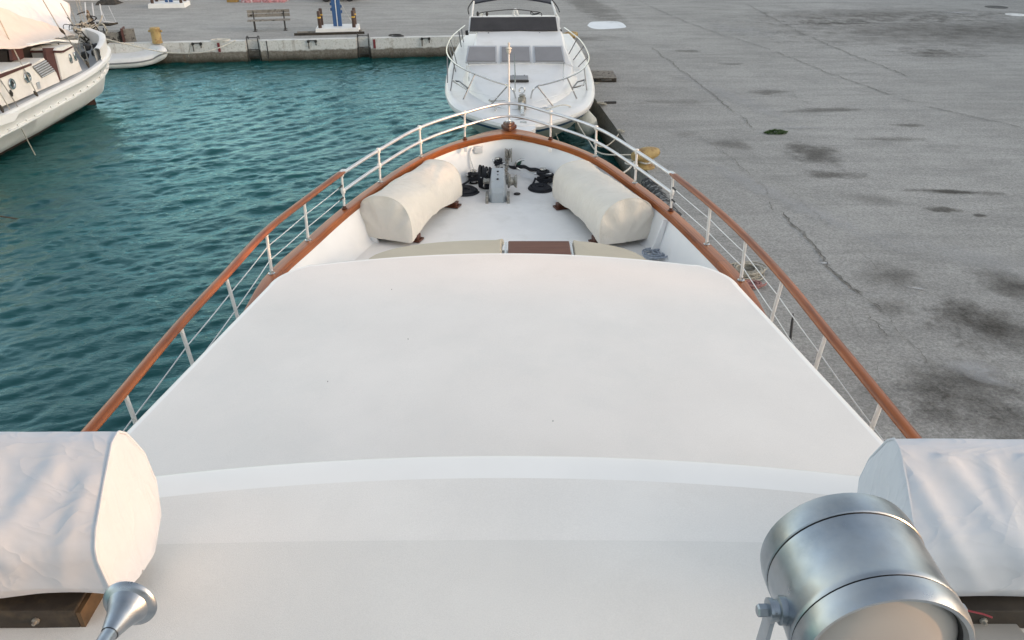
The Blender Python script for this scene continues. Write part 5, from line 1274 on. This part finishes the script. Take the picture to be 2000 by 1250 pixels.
for k in range(6):
    a, b = gp[0].lerp(gp[1], (k + .5) / 6), gp[3].lerp(gp[2], (k + .5) / 6); mb.tube([a + Vector((.03, 0, 0)), b + Vector((.03, 0, 0))], .012, 6)
mb.build('grille_bar', m_alu, gr)
def porthole(px, py, rx, ry, x, par):
    c = PX(px, py, x); e_ = PX(px + rx, py, x); r_ = .17 * rx / 6; mb = MB()
    hgt_ = abs(PX(px, py - ry, x).z - c.z); wid = abs(PX(px + rx, py, x).y - c.y) 
    wid = min(wid, hgt_) * (1 if rx > 4 else .42)
    mb.tube([c + Vector((.02, wid * math.cos(t), hgt_ * math.sin(t))) for t in [k * math.pi / 10 for k in range(20)]], .03, 6, closed=True); ph = mb.build('porthole', m_chrome, par)
    mb = MB(); mb.loft([[c + Vector((d_, wid * .95 * math.cos(t), hgt_ * .95 * math.sin(t))) for t in [k * math.pi / 10 for k in range(20)]] for d_ in (-.01, .015)], True, False, True); mb.build('pane', m_smoke, ph)
porthole(22, 164, 5, 10, xw + .01, cab); porthole(52.5, 151, 5, 9.5, xw + .01, cab)
p = PX(75.5, 167, xw + .02); mb = MB(); mb.box(p, (.02, .14, .18)); mb.build('vent_plate', m_alu, cab)
# open companionway, doors
wall_poly('dark_opening', [(14, 100), (14, 124), (60, 122), (86, 112), (100, 128), (100, 86), (40, 92)], xw - .7, .5, m_dkint, sb)
wall_poly('door', [(88, 94), (108, 93), (120, 155), (112, 157), (92, 118)], xw - .05, .08, m_brown, sb)
wall_poly('door', [(22, 97), (44, 94), (48, 116), (25, 118)], xw - .55, .08, m_brown, sb)
# forward house
fh = wall_poly('forward_house', [(108, 100), (122, 156), (160, 138), (142, 90)], xw + .0, 1.6, m_cabinw, sb)
wall_poly('house_trim', [(109, 103), (124, 103), (142, 93), (142, 90), (123, 99), (109, 99)], xw + .04, 1.66, m_brown, fh)
wall_poly('house_roof', [(108, 98.5), (124, 98.5), (142, 89.5), (138, 87), (110, 94)], xw + .02, 1.64, m_white, fh)
porthole(136.5, 114.5, 2.4, 8.5, xw + .01, fh); porthole(145.5, 110, 2.2, 8, xw + .01, fh)
wall_poly('cockpit_coaming', [(58, 90), (110, 80), (152, 84), (153, 78), (110, 77), (60, 86)], xw - .2, 1.5, m_white, sb)
# boom tents
def tent(name, ridge, eave, mat, label, sd, back):
    rows = []; rd = resample(cat_rom(ridge, 8), 30); ev = resample(cat_rom(eave, 8), 30)
    for i in range(30):
        row = []
        for k in range(13):
            t = k / 12; q_ = ev[i].lerp(rd[i], t) - Vector((0, 0, .10 * math.sin(math.pi * t))); row.append(q_ + Vector((1, 0, .3)) * wr(q_, .05, 1.1, sd) + Vector((0, 0, .03 * mn.noise(q_ * 3))))
        for k in range(1, 9):
            t = k / 8; e3 = ev[i] + back; q_ = rd[i].lerp(e3, t); row.append(q_)
        rows.append(row)
    thick = MB(); thick.loft(rows, False); o = thick.build(name, mat); m2 = o.modifiers.new('thickness', 'SOLIDIFY'); m2.thickness = .012; return tag(o, label, 'cover')
def TX(px, py, x): return PX(px, py, x)
tent('boom_cover', [TX(-60, -8, -14.6), TX(0, 15, -14.6), TX(70, 40, -14.6), TX(146, 63, -14.6)], [TX(-60, 96, -13.4), TX(0, 95, -13.4), TX(50, 92, -13.4), TX(95, 78, -13.6), TX(146, 66, -14.2)], m_awning, 'pale pinkish boom cover sheltering the sailing boat cockpit', 2, Vector((-2.6, 0, .0)))
tent('tarpaulin', [TX(-60, -20, -17.6), TX(10, -22, -17.6), TX(90, -12, -17.6), TX(136, 8, -17.3)], [TX(-60, 40, -16.4), TX(20, 38, -16.4), TX(80, 52, -16.4), TX(138, 60, -16.3)], m_tarp, 'white tarpaulin behind the pinkish boom cover on the far side', 5, Vector((-1.6, 0, .2)))
# bowsprit, pulpit, masts and rigging
bt = Vector((-15.3, 27.7, 2.15))
mb = MB(); mb.tube([PX(172, 90, -14.7), PX(185, 62, -14.9), PX(169, 22, -15.3)], [.10, .11, .07], 10); mb.build('furled_sail', M('brown_furled_canvas', (.12, .085, .05), .9, var=.4, vscale=10, bs=.8, bscale=20, bd=.03), sb)
mb = MB(); mb.tube([PX(175, 46, -14.9), PX(214, 48, -14.2), PX(230, 45, -14.0)], [.06, .05, .03], 8); mb.build('bowsprit', m_bracket, sb)
mb = MB()
for a, b in (((166, 5), (168, 30)), ((180, 6), (184, 38)), ((195, 8), (201, 42)), ((198, 20), (208, 44)), ((212, 12), (228, 46)), ((186, 44), (200, 74))):
    mb.tube([PX(*a, -14.6), PX(*b, -14.3)], .018 if a[0] < 197 else .010, 6)
mb.tube([PX(186, 40, -14.5), PX(205, 42, -14.3), PX(230, 45, -14.0)], .014, 6); mb.build('pulpit', m_alu, sb)
lines_ = [((80, -6), (116, 55), -14.2), ((126, 66), (186, 150), -13.05), ((-10, 20), (34, 110), -13.6), ((34, 110), (74, 187), -12.95), ((-10, 140), (20, 185), -13.0), ((20, 185), (38, 214), -12.85), ((118, 6), (155, 70), -14.6), ((148, 0), (166, 66), -14.9), ((153, 0), (176, 70), -14.8), ((164, 90), (178, 140), -13.2), ((176, 82), (196, 140), -13.2), ((188, 95), (203, 128), -13.1), ((150, 75), (170, 130), -13.6), ((80, 90), (88, 118), -13.4), ((138, 14), (155, 64), -15.2)]
for a, b, x in lines_:
    mb = MB(); A, B_ = PX(*a, x - .35), PX(*b, x); mb.tube([A, B_], .016, 6); mb.build('shroud', m_chain if rng.random() < .6 else m_tan_rope, sb)
for (a, b) in (((116, 55), (127, 67)), ((168, 118), (174, 132)), ((66, 178), (74, 188)), ((20, 176), (24, 188)), ((0, 205), (7, 221)), ((190, 130), (196, 140))):
    mb = MB(); A, B_ = PX(*a, -13.0), PX(*b, -12.95); mb.tube([A, A.lerp(B_, .5), B_], [.02, .045, .02], 8); mb.build('deadeye', m_bracket, sb)
rr = random.Random(3); mb = MB()
for k in range(60):
    a = PX(rr.uniform(154, 184), rr.uniform(46, 84), -14.4 + rr.uniform(-.4, .3)); pts = [a]
    for j in range(5): pts.append(pts[-1] + Vector((rr.gauss(0, .13), rr.gauss(0, .16), rr.gauss(-.06, .13))))
    mb.tube(cat_rom(pts, 4), rr.choice((.012, .02, .028)), 6, mi=rr.choice((0, 0, 1, 2)))
mb.build('rope_tangle', [m_tan_rope, m_bracket, m_black_rope], sb)
mb = MB()
for px, py in ((170, 92), (166, 108), (188, 92), (186, 104)):
    mb.lathe([(.02, -.12), (.11, -.06), (.12, .06), (.03, .12)], PX(px, py, -13.6), (.3, .2, 1), n=12)
build_each(mb, 'black_block', m_black, sb)
for a, b in (((-60, 250), (30, 212)),):
    pass
pl = [PX(*q_, -12.75) for q_ in ((-60, 250), (0, 226), (38, 219), (30, 236), (0, 246), (-60, 268))]
mb = MB(); mb.loft([pl, [p + Vector((-.16, 0, 0)) for p in pl]], True, True, True, smooth=False); mb.build('channel_board', m_hullw, sb)
rope([[PX(-2, 178, -13.0), P(40, 248, .75), P(69, 303, 0.0), P(70, 306, -.2)]], .012, m_tan_rope, 'thin brown line slanting from the sailing boat into the water', None, 'rope', 'mooring_line')
rope([sag(P(-30, 419, .1), P(48, 430, -.01), -.01, 8)], .014, m_rawwood, 'brown rope entering the water at the left edge of the photo', None, 'rope', 'mooring_line')
print('rails', [tuple(round(c, 2) for c in v) for v in TL], [tuple(round(c, 2) for c in v) for v in TR], zwb, zwt, zsb, zst)
